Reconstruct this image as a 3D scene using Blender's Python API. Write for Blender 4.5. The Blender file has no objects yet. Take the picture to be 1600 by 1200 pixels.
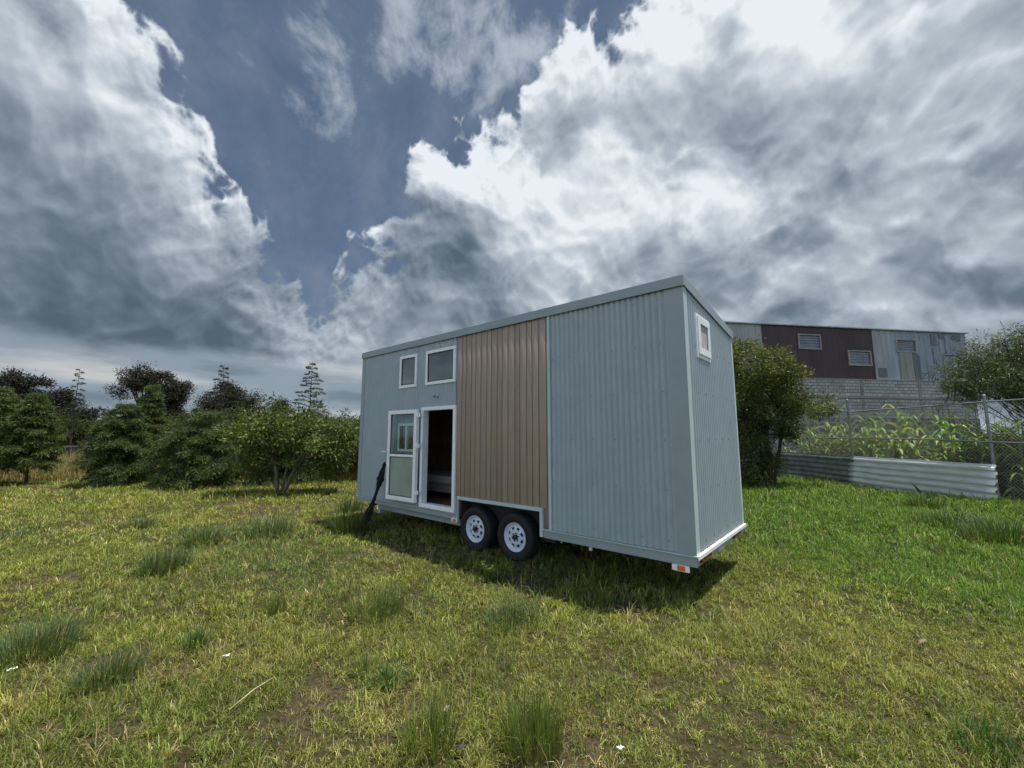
import bpy, math, random
import numpy as np
from mathutils import Vector, Matrix
random.seed(7); RNG = np.random.default_rng(11)
PI = math.pi
scn = bpy.context.scene
col = scn.collection
# ------------------------------------------------------------------ camera, sun, exposure
CAM_H, PITCH, FPX = 1.8, 0.1242, 645.3
cd = bpy.data.cameras.new('camera'); cam = bpy.data.objects.new('camera', cd); col.objects.link(cam)
cam.location = (0, 0, CAM_H); cam.rotation_euler = (PI/2 + PITCH, 0, 0)
cd.sensor_width = 36; cd.lens = 36*FPX/1600; cd.clip_start = .05; cd.clip_end = 3000
scn.camera = cam
SUN = Vector((1.05, 0.06, 3.6)).normalized()
sl = bpy.data.lights.new('sun', 'SUN'); sl.energy = 5.0; sl.angle = math.radians(.55); sl.color = (1, .95, .86)
so = bpy.data.objects.new('sun', sl); col.objects.link(so); so.location = (0, 0, 30)
so.rotation_euler = SUN.to_track_quat('Z', 'Y').to_euler()
scn.view_settings.view_transform = 'Standard'; scn.view_settings.look = 'None'
scn.view_settings.exposure = .18; scn.view_settings.gamma = 1
scn.cycles.max_bounces = 6; scn.cycles.transparent_max_bounces = 12
scn.cycles.use_adaptive_sampling = True; scn.cycles.adaptive_threshold = .015

def ray(px, py):                       # viewing direction of a spot of the 1600x1200 photograph
    x = (px-800)/FPX; y = (600-py)/FPX; c, s = math.cos(PITCH), math.sin(PITCH)
    return Vector((x, c - y*s, s + y*c))
def gnd(px, py, z=0.):                 # the point of the ground seen there
    d = ray(px, py); return Vector((0, 0, CAM_H)) + d*((z-CAM_H)/d.z)
def atY(px, py, Y):
    d = ray(px, py); return Vector((0, 0, CAM_H)) + d*(Y/d.y)

# ------------------------------------------------------------------ node expression helper
class NT:
    def __init__(s, tree): s.t = tree
    def n(s, typ, **kw):
        nd = s.t.nodes.new(typ)
        for k, v in kw.items(): setattr(nd, k, v)
        return nd
    def put(s, sock, v):
        if isinstance(v, V): s.t.links.new(v.s, sock)
        elif isinstance(v, bpy.types.NodeSocket): s.t.links.new(v, sock)
        else: sock.default_value = v
    def math(s, op, *a, clamp=False):
        nd = s.n('ShaderNodeMath', operation=op, use_clamp=clamp)
        for i, x in enumerate(a): s.put(nd.inputs[i], x)
        return V(s, nd.outputs[0])
    def vmath(s, op, *a):
        nd = s.n('ShaderNodeVectorMath', operation=op)
        for i, x in enumerate(a):
            if op == 'SCALE' and i == 1: s.put(nd.inputs['Scale'], x)
            else: s.put(nd.inputs[i], x)
        return V(s, nd.outputs['Value'] if op in ('DOT_PRODUCT', 'LENGTH') else nd.outputs[0])
    def ss(s, x, a, b, lo=0., hi=1.):
        nd = s.n('ShaderNodeMapRange', interpolation_type='SMOOTHSTEP')
        for i, v in enumerate((x, a, b, lo, hi)): s.put(nd.inputs[i], v)
        return V(s, nd.outputs[0])
    def noise(s, vec, scale, detail=4., rough=.5, dist=0., color=False, lac=2.):
        nd = s.n('ShaderNodeTexNoise')
        s.put(nd.inputs['Vector'], vec); s.put(nd.inputs['Scale'], scale); s.put(nd.inputs['Detail'], detail)
        s.put(nd.inputs['Roughness'], rough); s.put(nd.inputs['Distortion'], dist); s.put(nd.inputs['Lacunarity'], lac)
        return V(s, nd.outputs['Color' if color else 'Fac'])
    def mix(s, f, a, b, typ='MIX'):
        nd = s.n('ShaderNodeMix', data_type='RGBA', blend_type=typ)
        s.put(nd.inputs[0], f)
        for i, c in ((6, a), (7, b)):
            if isinstance(c, tuple): c = (*c[:3], 1)
            s.put(nd.inputs[i], c)
        return V(s, nd.outputs[2])
    def xyz(s, x, y, z):
        nd = s.n('ShaderNodeCombineXYZ')
        for i, v in enumerate((x, y, z)): s.put(nd.inputs[i], v)
        return V(s, nd.outputs[0])
    def sep(s, v):
        nd = s.n('ShaderNodeSeparateXYZ'); s.put(nd.inputs[0], v); return [V(s, o) for o in nd.outputs]
class V:
    def __init__(s, nt, sock): s.nt = nt; s.s = sock
    def __add__(a, b): return a.nt.math('ADD', a, b)
    __radd__ = __add__
    def __sub__(a, b): return a.nt.math('SUBTRACT', a, b)
    def __rsub__(a, b): return a.nt.math('SUBTRACT', b, a)
    def __mul__(a, b): return a.nt.math('MULTIPLY', a, b)
    __rmul__ = __mul__
    def __truediv__(a, b): return a.nt.math('DIVIDE', a, b)

# ------------------------------------------------------------------ world: Nishita sky with procedural clouds laid out by compass direction
def build_world():
    # cloud thickness as a function of direction
    g = bpy.data.node_groups.new('cloud_density', 'ShaderNodeTree')
    g.interface.new_socket('Vector', in_out='INPUT', socket_type='NodeSocketVector')
    g.interface.new_socket('D', in_out='OUTPUT', socket_type='NodeSocketFloat')
    g.interface.new_socket('S', in_out='OUTPUT', socket_type='NodeSocketFloat')
    t = NT(g); gi = g.nodes.new('NodeGroupInput'); go = g.nodes.new('NodeGroupOutput')
    d = V(t, gi.outputs[0])
    def plane(a, b, inside):
        n = ray(*a).cross(ray(*b)).normalized()
        if n.dot(ray(*inside)) < 0: n = -n
        return t.vmath('DOT_PRODUCT', d, tuple(n))
    def blob(c, r, k):
        c = ray(*c).normalized()
        return t.ss(t.vmath('DOT_PRODUCT', d, tuple(c)), math.cos(math.radians(r)), math.cos(math.radians(r*.25)), 0., k)
    left = plane((130, 10), (500, 480), (50, 400))
    left = left + blob((250, 160), 6, .06) + blob((90, 40), 9, .07) + blob((170, 70), 4, .04) + blob((300, 260), 6, .05) + blob((400, 350), 5, .03) + blob((215, 110), 4, -.05)
    right = plane((500, 470), (860, 70), (1200, 300))
    right = right + blob((655, 265), 4.5, .085) + blob((700, 330), 6, .05) + blob((590, 255), 5, -.06) + blob((870, 130), 6, .05) + blob((540, 400), 5, .045) + blob((1000, 0), 9, -.05)
    wedge = t.math('SMOOTH_MAX', left, right, .03)
    wedge = t.math('MINIMUM', wedge, .45)
    warp = t.noise(d, 3.0, 2, .5, color=True)
    dw = t.vmath('ADD', d, t.vmath('SCALE', t.vmath('SUBTRACT', warp, (.5, .5, .5)), .10))
    n1 = t.noise(dw, 3.6, 7, .5)
    D = wedge*1.0 + (n1 - .5)*.30 + .055
    for sc, am, de, fd in ((6.5, .26, 0, 1.), (13.5, .165, 0, .85), (28., .095, 0, .52), (60., .055, 0, .30), (125., .03, 1, .15)):
        nn = t.noise(dw, sc, de, .5); fade = t.ss(wedge, .03, .19, 1., fd)
        D = D - t.math('ABSOLUTE', nn - .5)*fade*am
    t.put(go.inputs[0], D); t.put(go.inputs[1], wedge)

    w = bpy.data.worlds.new('World'); scn.world = w; w.use_nodes = True; w.cycles.sampling_method = 'NONE'
    nt = w.node_tree; nt.nodes.clear(); t = NT(nt)
    tc = t.n('ShaderNodeTexCoord'); d = V(t, tc.outputs['Generated'])
    d = t.vmath('NORMALIZE', d)
    def dens(v):
        nd = nt.nodes.new('ShaderNodeGroup'); nd.node_tree = g; t.put(nd.inputs[0], v); return V(t, nd.outputs[0]), V(t, nd.outputs[1])
    D0, S0 = dens(d)
    sd = t.vmath('DOT_PRODUCT', d, tuple(SUN))
    tan = t.vmath('NORMALIZE', t.vmath('SUBTRACT', tuple(SUN), t.vmath('SCALE', d, sd)))
    D1, _ = dens(t.vmath('ADD', d, t.vmath('SCALE', tan, .014)))
    D2, _ = dens(t.vmath('ADD', d, t.vmath('SCALE', tan, .060)))
    relief = (D0-D1)*5.0 + (D0-D2)*2.5
    x, y, z = t.sep(d)
    sky = t.n('ShaderNodeTexSky', sky_type='NISHITA'); sky.sun_disc = False
    sky.sun_elevation = math.asin(SUN.z); sky.sun_rotation = math.atan2(SUN.x, SUN.y)
    sky.altitude = 2300; sky.air_density = 1.0; sky.dust_density = 1.2; sky.ozone_density = 2.2
    blue = t.mix(.60, t.mix(1., V(t, sky.outputs[0]), (.11, .095, .085), 'MULTIPLY'), (.105, .160, .245))
    # thin veil and wisps over the blue
    cir = t.noise(t.vmath('MULTIPLY', t.vmath('ADD', d, w_off(t, d)), (1.3, 1., 1.)), 6.5, 7, .62)
    def reg(c, r, k):
        c = ray(*c).normalized()
        return t.ss(t.vmath('DOT_PRODUCT', d, tuple(c)), math.cos(math.radians(r)), math.cos(math.radians(r*.2)), 0., k)
    wis = reg((380, 60), 10, .08) + reg((600, 0), 12, .13) + reg((720, 10), 10, .13) + reg((505, 165), 4.5, .19) + reg((760, 130), 6, .12) + reg((460, 215), 7, .07) + reg((900, 70), 8, .2) + reg((490, 300), 5, .08) + reg((560, 230), 12, .03)
    wa = t.math('MAXIMUM', t.ss(cir + wis - .10, .52, .80, 0., .85), t.ss(cir, .35, .75, .0, .16))
    base = t.mix(wa, blue, (.50, .56, .64))
    el = t.math('ARCSINE', z)
    az = t.math('ARCTAN2', x, y)
    soft = t.noise(dens_vec(t, d), 4.6, 7, .56)
    depth = t.ss(S0, .0, .30)
    glow = reg((1150, 40), 42, .27) + reg((1290, 350), 9, .10) + reg((690, 290), 7, .10) + reg((270, 200), 10, .08)
    dark = reg((200, 505), 15, .30) + reg((60, 400), 20, .06) + reg((440, 500), 11, .14) + reg((1590, 300), 20, .13) + reg((1570, 60), 14, .10) \
        + reg((700, 440), 16, .14) + reg((1240, 440), 7, .14) + reg((1010, 440), 10, .08) + reg((1200, 220), 5, .08)+ reg((1120, 80), 4, .12)
    puff = t.ss(t.noise(dens_vec(t, d), 5.2, 8, .5), .47, .55, -.075, .085)*t.ss(x, -.45, .0, .35, 1.)
    br = puff + .70 - depth*.22 + relief*.62 + (soft-.5)*1.0 + glow - dark
    br = t.math('MINIMUM', t.math('MAXIMUM', br, .10), 1.)
    ramp = t.n('ShaderNodeValToRGB'); t.put(ramp.inputs[0], br)
    e = ramp.color_ramp; e.elements[0].position = .08; e.elements[0].color = (.085, .122, .155, 1)
    e.elements[1].position = 1.; e.elements[1].color = (.82, .87, .92, 1)
    for p, c in ((.28, (.140, .185, .240)), (.50, (.262, .315, .378)), (.75, (.465, .53, .60))):
        k = e.elements.new(p); k.color = (*c, 1)
    cloudc = V(t, ramp.outputs[0])
    a = t.ss(D0, -.006, .030)
    c1 = t.mix(a, base, cloudc)
    # band of pale air and streaks under the cloud base, near the horizon
    st = t.noise(t.xyz(az*2.0, el*11., 0.), 1.5, 6, .5)
    hor = t.mix(t.ss(st, .49, .70), (.27, .335, .40), (.56, .585, .60))
    hor = t.mix(t.ss(st, .46, .34), hor, (.175, .23, .28))
    edge = (t.noise(t.xyz(az*3., el*6., 2.), 1.4, 5, .55) - .5)*.16
    leftside = t.ss(az, .25, -.35)
    ha = t.ss(el + edge - leftside*.07, .13, .075)*(leftside*.75 + .22)
    c2 = t.mix(ha, c1, hor)
    c3 = t.mix(t.ss(z, 0., -.03), c2, (.05, .065, .035))
    bg = t.n('ShaderNodeBackground'); t.put(bg.inputs[0], c3); t.put(bg.inputs[1], t.ss(y, -.02, -.45, .88, 1.95))  # sky behind the camera brightened to fill the shaded house front
    out = t.n('ShaderNodeOutputWorld'); nt.links.new(bg.outputs[0], out.inputs[0])
def dens_vec(t, d):
    return t.vmath('ADD', d, t.vmath('SCALE', t.vmath('SUBTRACT', t.noise(d, 3.0, 2, .5, color=True), (.5, .5, .5)), .12))
def w_off(t, d):
    return t.vmath('SCALE', t.vmath('SUBTRACT', t.noise(d, 2.5, 3, .5, color=True), (.5, .5, .5)), .16)
build_world()

# ------------------------------------------------------------------ object helpers
def tag(o, label=None, cat=None, group=None, kind=None):
    if label: o['label'] = label
    if cat: o['category'] = cat
    if group: o['group'] = group
    if kind: o['kind'] = kind
    return o
def empty(name, loc=(0, 0, 0), rz=0, parent=None):
    o = bpy.data.objects.new(name, None); col.objects.link(o); o.location = loc; o.rotation_euler = (0, 0, rz)
    o.empty_display_size = .2
    if parent: o.parent = parent
    return o
class MB:
    def __init__(s): s.v = []; s.f = []; s.m = []; s.sm = []
    def add(s, vs, fs, mi=0, smooth=False):
        b = len(s.v); s.v += [tuple(p) for p in vs]
        for f in fs: s.f.append(tuple(i+b for i in f)); s.m.append(mi); s.sm.append(smooth)
        return s
    def box(s, x0, x1, y0, y1, z0, z1, mi=0):
        x0, x1 = min(x0, x1), max(x0, x1); y0, y1 = min(y0, y1), max(y0, y1); z0, z1 = min(z0, z1), max(z0, z1)
        vs = [(x, y, z) for z in (z0, z1) for x, y in ((x0, y0), (x1, y0), (x1, y1), (x0, y1))]
        return s.add(vs, [(3, 2, 1, 0), (4, 5, 6, 7), (0, 1, 5, 4), (1, 2, 6, 5), (2, 3, 7, 6), (3, 0, 4, 7)], mi)
    def prism(s, poly, y0, y1, mi=0):      # poly in x,z, extruded along y
        n = len(poly); vs = [(x, y0, z) for x, z in poly] + [(x, y1, z) for x, z in poly]
        return s.add(vs, [tuple(range(n)), tuple(range(2*n-1, n-1, -1))] + [(i, i+n, (i+1) % n+n, (i+1) % n) for i in range(n)], mi)
    def tube(s, path, rad, sides=6, mi=0, cap=True, smooth=True):
        P = [Vector(p) for p in path]; n = len(P)
        if not hasattr(rad, '__len__'): rad = [rad]*n
        vs = []; prev = None
        for i, p in enumerate(P):
            t = (P[min(i+1, n-1)] - P[max(i-1, 0)])
            t = t.normalized() if t.length > 1e-9 else Vector((0, 0, 1))
            if prev is None:
                a = t.cross(Vector((0, 0, 1)) if abs(t.z) < .9 else Vector((1, 0, 0))).normalized()
            else: a = (prev - t*prev.dot(t)); a = a.normalized() if a.length > 1e-6 else t.orthogonal().normalized()
            prev = a; b = t.cross(a)
            for k in range(sides):
                q = 2*PI*k/sides; vs.append(p + (a*math.cos(q) + b*math.sin(q))*rad[i])
        fs = [(i*sides+k, i*sides+(k+1) % sides, (i+1)*sides+(k+1) % sides, (i+1)*sides+k) for i in range(n-1) for k in range(sides)]
        s.add(vs, fs, mi, smooth)
        if cap: s.add(vs[:sides], [tuple(range(sides-1, -1, -1))], mi); s.add(vs[-sides:], [tuple(range(sides))], mi)
        return s
    def lathe_y(s, prof, seg=40, mi=0, c=(0, 0, 0), smooth=True, close=False):   # prof: (radius, y)
        vs = []; n = len(prof)
        for r, y in prof:
            for k in range(seg):
                q = 2*PI*k/seg; vs.append((c[0]+r*math.cos(q), c[1]+y, c[2]+r*math.sin(q)))
        rng = range(n if close else n-1)
        fs = [(i*seg+k, i*seg+(k+1) % seg, ((i+1) % n)*seg+(k+1) % seg, ((i+1) % n)*seg+k) for i in rng for k in range(seg)]
        return s.add(vs, fs, mi, smooth)
    def build(s, name, mats, parent=None, bevel=0):
        me = bpy.data.meshes.new(name); me.from_pydata(s.v, [], s.f)
        if not isinstance(mats, (list, tuple)): mats = [mats]
        for m in mats: me.materials.append(m)
        me.polygons.foreach_set('material_index', s.m); me.polygons.foreach_set('use_smooth', s.sm); me.update()
        o = bpy.data.objects.new(name, me); col.objects.link(o)
        if parent: o.parent = parent
        if bevel:
            b = o.modifiers.new('bevel', 'BEVEL'); b.width = bevel; b.segments = 2; b.limit_method = 'ANGLE'
        return o
def np_mesh(name, verts, quads, mat, colors=None, parent=None, tris=None):
    me = bpy.data.meshes.new(name)
    nv = len(verts); nq = len(quads); ntri = 0 if tris is None else len(tris)
    me.vertices.add(nv); me.vertices.foreach_set('co', np.asarray(verts, np.float32).ravel())
    loops = np.asarray(quads, np.int32).ravel()
    starts = np.arange(nq)*4; 
    if ntri:
        loops = np.concatenate([loops, np.asarray(tris, np.int32).ravel()]); starts = np.concatenate([starts, nq*4 + np.arange(ntri)*3])
    me.loops.add(len(loops)); me.loops.foreach_set('vertex_index', loops)
    me.polygons.add(nq+ntri); me.polygons.foreach_set('loop_start', starts.astype(np.int32))
    if colors is not None:
        ca = me.color_attributes.new('tint', 'FLOAT_COLOR', 'POINT')
        c4 = np.ones((nv, 4), np.float32); c4[:, :3] = colors; ca.data.foreach_set('color', c4.ravel())
    me.update(calc_edges=True); me.materials.append(mat)
    o = bpy.data.objects.new(name, me); col.objects.link(o)
    if parent: o.parent = parent
    return o

# ------------------------------------------------------------------ materials
def mat(name, color, rough=.6, metal=0., var=0., vscale=6., bump=0., bscale=60., spec=.5, trans=0., coord='Object', grime=None):
    m = bpy.data.materials.new(name); m.use_nodes = True; t = NT(m.node_tree)
    b = m.node_tree.nodes['Principled BSDF']
    b.inputs['Roughness'].default_value = rough; b.inputs['Metallic'].default_value = metal
    b.inputs['Specular IOR Level'].default_value = spec
    tc = t.n('ShaderNodeTexCoord'); P = V(t, tc.outputs[coord])
    c = (*color, 1)
    if var:
        f = t.ss(t.noise(P, vscale, 5, .6), .3, .7)
        c = t.mix(f, tuple(x*(1-var) for x in color), tuple(min(1, x*(1+var)) for x in color))
    if grime:
        gf = t.ss(t.noise(t.vmath('MULTIPLY', P, (grime[2], grime[2], grime[3])), 1., 6, .65), .5, .75, 0., grime[1])
        c = t.mix(gf, c if isinstance(c, V) else color, grime[0])
    t.put(b.inputs['Base Color'], c)
    if bump:
        bn = t.n('ShaderNodeBump'); bn.inputs['Strength'].default_value = bump; bn.inputs['Distance'].default_value = .01
        t.put(bn.inputs['Height'], t.noise(P, bscale, 4, .6)); t.t.links.new(bn.outputs[0], b.inputs['Normal'])
    if var or bump:
        t.put(b.inputs['Roughness'], t.ss(t.noise(P, vscale*2.3, 4, .6), .2, .8, max(0., rough-.12), min(1., rough+.12)))
    return m
def leaf_mat(name, trans=.35, rough=.55, var=.25, vs=1.4, spec=.3):
    m = bpy.data.materials.new(name); m.use_nodes = True; nt = m.node_tree; t = NT(nt)
    b = nt.nodes['Principled BSDF']; b.inputs['Roughness'].default_value = rough; b.inputs['Specular IOR Level'].default_value = spec
    at = t.n('ShaderNodeAttribute', attribute_name='tint')
    c = V(t, at.outputs['Color'])
    tr = t.n('ShaderNodeBsdfTranslucent'); t.put(b.inputs['Base Color'], c); t.put(tr.inputs[0], t.mix(1., c, (1.25, 1.2, .6), 'MULTIPLY'))
    mx = t.n('ShaderNodeMixShader'); mx.inputs[0].default_value = trans
    nt.links.new(b.outputs[0], mx.inputs[1]); nt.links.new(tr.outputs[0], mx.inputs[2])
    nt.links.new(mx.outputs[0], nt.nodes['Material Output'].inputs[0])
    return m
def glass_mat(name, tint=(.75, .8, .8), refl=.12, rough=.01, k=.9):
    m = bpy.data.materials.new(name); m.use_nodes = True; nt = m.node_tree; nt.nodes.clear(); t = NT(nt)
    tr = t.n('ShaderNodeBsdfTransparent'); tr.inputs[0].default_value = (*tint, 1)
    gl = t.n('ShaderNodeBsdfGlossy'); gl.inputs['Roughness'].default_value = rough; gl.inputs[0].default_value = (.9, .95, .95, 1)
    fr = t.n('ShaderNodeLayerWeight'); fr.inputs[0].default_value = .25
    mx = t.n('ShaderNodeMixShader'); t.put(mx.inputs[0], V(t, fr.outputs['Fresnel'])*k + refl)
    nt.links.new(tr.outputs[0], mx.inputs[1]); nt.links.new(gl.outputs[0], mx.inputs[2])
    o = t.n('ShaderNodeOutputMaterial'); nt.links.new(mx.outputs[0], o.inputs[0])
    return m

M_clad = mat('sage_painted_steel', (.335, .40, .428), .42, 0, .05, 3, .06, 40, grime=((.29, .35, .37), .35, 4., .6))
M_trim = mat('sage_trim_steel', (.29, .345, .365), .38, 0, .05, 2.5, .04, 30)
M_trim_light = mat('pale_sage_trim', (.47, .58, .59), .4, 0, .05, 3)
M_screw = mat('dark_screw', (.14, .17, .18), .5)
M_white = mat('white_upvc', (.88, .90, .92), .32, 0, .03, 5, grime=((.55, .55, .53), .25, 7., 3.))
M_wood_in = mat('dark_interior_panel', (.25, .175, .125), .6, 0, .25, 5)
M_floor_in = mat('brown_floor_boards', (.20, .12, .075), .45, 0, .25, 8)
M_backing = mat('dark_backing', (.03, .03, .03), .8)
M_black = mat('black_rubber', (.012, .012, .013), .75, 0, .25, 20, .3, 90)
M_chassis = mat('black_chassis_steel', (.03, .031, .033), .6, 0, .3, 6, .2, 40)
M_rim = mat('white_wheel_paint', (.62, .70, .80), .35, 0, .06, 12, grime=((.30, .27, .22), .5, 12., 12.))
M_hub = mat('black_hub', (.015, .015, .015), .35)
M_red = mat('red_lens', (.16, .010, .012), .25)
M_amber = mat('amber_lens', (.75, .16, .02), .18)
M_chrome = mat('bright_metal', (.6, .62, .64), .25, .9)
M_glass = glass_mat('window_glass', (.60, .62, .62), .26)
M_glass_door = glass_mat('door_glass', (.80, .86, .86), .0, k=.16)
M_fabric_w = mat('white_bedding', (.62, .60, .66), .85, 0, .1, 9, .3, 12)
M_bedwood = mat('bed_frame_board', (.42, .36, .32), .6, 0, .15, 6)
M_curtain = mat('pale_blind', (.42, .42, .40), .85, 0, .08, 3)
def lawn_tinted():
    m = mat('lawn_reflection_glass', (.28, .345, .295), .10, 0, .14, 1.4)  # green of the mirrored lawn put into the pane colour
    return m
M_pane_refl = lawn_tinted()
def wood_mat():
    m = bpy.data.materials.new('brown_shiplap_board'); m.use_nodes = True; t = NT(m.node_tree); b = m.node_tree.nodes['Principled BSDF']
    tc = t.n('ShaderNodeTexCoord'); P = V(t, tc.outputs['Object'])
    at = t.n('ShaderNodeAttribute', attribute_name='tint')
    x, y, z = t.sep(P)
    gr = t.noise(t.xyz(x*60., y*10., z*2.2), 1., 6, .6)
    c = t.mix(t.ss(gr, .3, .7), (.325, .252, .198), (.395, .32, .255))
    c = t.mix(1., c, V(t, at.outputs['Color']), 'MULTIPLY')
    t.put(b.inputs['Base Color'], c); b.inputs['Roughness'].default_value = .62; b.inputs['Specular IOR Level'].default_value = .3
    bn = t.n('ShaderNodeBump'); bn.inputs['Strength'].default_value = .25; bn.inputs['Distance'].default_value = .003
    t.put(bn.inputs['Height'], gr); t.t.links.new(bn.outputs[0], b.inputs['Normal'])
    return m
M_wood = wood_mat()

# ------------------------------------------------------------------ terrain
def vnoise(x, y, s, seed=0):
    r = np.random.default_rng(1000+seed); G = r.random((257, 257))
    u = (np.asarray(x, float)/s) % 256; v = (np.asarray(y, float)/s) % 256
    i = np.floor(u).astype(int); j = np.floor(v).astype(int); fu = u-i; fv = v-j
    fu = fu*fu*(3-2*fu); fv = fv*fv*(3-2*fv)
    return (G[i, j]*(1-fu)*(1-fv) + G[i+1, j]*fu*(1-fv) + G[i, j+1]*(1-fu)*fv + G[i+1, j+1]*fu*fv)
def fbm(x, y, s, seed=0, o=4):
    a = 0; k = 1; tot = 0
    for q in range(o): a = a + k*vnoise(np.asarray(x)+31.7*q, np.asarray(y)+17.3*q, s/2**q, seed+q); tot += k; k *= .55
    return a/tot
def sstep(a, b, x): t = np.clip((np.asarray(x)-a)/(b-a), 0, 1); return t*t*(3-2*t)
HX = np.array([-.757, .653])
def gz(x, y):
    x = np.asarray(x, float); y = np.asarray(y, float)
    d = np.hypot(x+.2, y-6.8)
    k = .25 + .75*sstep(3, 6, d)
    z = (fbm(x, y, 1.6, 5, 3)-.5)*.10*k + (fbm(x, y, .45, 9, 2)-.5)*.035
    z = z + .22*np.exp(-((x-12.3)**2/3.5+(y-9.6)**2/4.))     # mound by the fence end
    return z
def bare(x, y):        # worn, brown spots of the lawn
    n = fbm(x, y, 1.1, 21, 4)
    b = sstep(.60, .72, n)*(1-.7*sstep(1., 2.5, np.asarray(x)))
    def sp(cx, cy, rx, ry, k): return k*np.exp(-(((x-cx)/rx)**2+((y-cy)/ry)**2))
    near = sp(-2.0, 2.7, 1.1, .7, .8)+sp(-1.6, 3.2, .7, .4, .6)+sp(-2.6, 3.4, .8, .3, .7)+sp(.6, 2.7, .6, .3, .6)+sp(.9, 3.6, .8, .2, .5)+sp(-3.6, 3.2, .5, .3, .6)+sp(1.25, 4.5, .35, .2, .8)+sp(1.45, 3.6, .3, .3, .6)+sp(-.6, 3.0, .4, .15, .5)+sp(11.4, 13.6, 1.2, .9, 1.) \
        + sp(1.9, 2.9, .5, .25, .25)+sp(-1.9, 4.3, .5, .2, .5)
    return np.clip(b*.8*(1-sstep(4.2, 6.5, x+.3*y)) + near*sstep(.42, .62, fbm(x, y, .35, 33, 3)), 0, 1)
def green(x, y): return sstep(4.0, 7.0, x+.3*y)*sstep(2.5, 5, y)

def build_ground():
    xs = np.concatenate([np.linspace(-700, -26, 20)[:-1], np.linspace(-26, 26, 261), np.linspace(26, 700, 20)[1:]])
    ys = np.concatenate([np.linspace(-700, -4, 14)[:-1], np.linspace(-4, 24, 141), np.linspace(24, 1500, 24)[1:]])
    X, Y = np.meshgrid(xs, ys); Z = gz(X, Y)
    far = sstep(20, 60, np.hypot(X, Y)); Z = Z*(1-far)
    nx, ny = len(xs), len(ys)
    q = np.array([(j*nx+i, j*nx+i+1, (j+1)*nx+i+1, (j+1)*nx+i) for j in range(ny-1) for i in range(nx-1)])
    x, y = X.ravel(), Y.ravel()
    b = bare(x, y)[:, None]; g = green(x, y)[:, None]
    olive = np.array([.058, .052, .022]); gr = np.array([.020, .036, .009]); br = np.array([.088, .064, .042]); dry = np.array([.15, .125, .05])
    c = olive*(1-g)+gr*g; c = c*(1-b)+br*b
    dr = sstep(16.5, 18, y)[:, None]*(x < 7)[:, None]; c = c*(1-dr)+dry*dr
    m = bpy.data.materials.new('lawn_soil'); m.use_nodes = True; t = NT(m.node_tree); bs = m.node_tree.nodes['Principled BSDF']
    at = t.n('ShaderNodeAttribute', attribute_name='tint'); tc = t.n('ShaderNodeTexCoord'); P = V(t, tc.outputs['Object'])
    f = t.ss(t.noise(P, 28., 7, .7), .3, .7, .55, 1.45)
    nd = t.vmath('SCALE', V(t, at.outputs['Color']), f)
    t.put(bs.inputs['Base Color'], nd); bs.inputs['Roughness'].default_value = .95; bs.inputs['Specular IOR Level'].default_value = .1
    bn = t.n('ShaderNodeBump'); bn.inputs['Strength'].default_value = .9; bn.inputs['Distance'].default_value = .02
    t.put(bn.inputs['Height'], t.noise(P, 45., 6, .7)); t.t.links.new(bn.outputs[0], bs.inputs['Normal'])
    o = np_mesh('ground', np.stack([x, y, Z.ravel()], 1), q, m, c); tag(o, kind='structure')
build_ground()

M_grass = leaf_mat('grass_blade', .30, .5)
def blades(name, x, y, h, w, lean, color, parent=None, curl=1., z=None, az=None):
    """grass blades: two-segment bent strips, as one mesh"""
    n = len(x)
    az = RNG.uniform(0, 2*PI, n) if az is None else az
    face = az + PI/2 + RNG.normal(0, .5, n)
    z0 = (gz(x, y) if z is None else z) - .006
    dx, dy = np.cos(az), np.sin(az)
    sx, sy = np.cos(face)*w/2, np.sin(face)*w/2
    hz1 = h*.55*np.cos(lean*.55); r1 = h*.55*np.sin(lean*.55)
    l2 = np.minimum(lean*(1+.55*curl), 1.95)
    hz2 = hz1 + h*.45*np.cos(l2); r2 = r1 + h*.45*np.sin(l2)
    v = np.empty((n, 5, 3), np.float32)
    v[:, 0] = np.stack([x-sx, y-sy, z0], 1); v[:, 1] = np.stack([x+sx, y+sy, z0], 1)
    v[:, 2] = np.stack([x+dx*r1+sx*.8, y+dy*r1+sy*.8, z0+hz1], 1); v[:, 3] = np.stack([x+dx*r1-sx*.8, y+dy*r1-sy*.8, z0+hz1], 1)
    v[:, 4] = np.stack([x+dx*r2, y+dy*r2, np.maximum(z0+hz2, z0+.004)], 1)
    k = (np.arange(n)*5)[:, None]
    q = k + np.array([0, 1, 2, 3]); tr = k + np.array([3, 2, 4])
    return np_mesh(name, v.reshape(-1, 3), q, M_grass, np.repeat(color, 5, 0), parent, tr)
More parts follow.
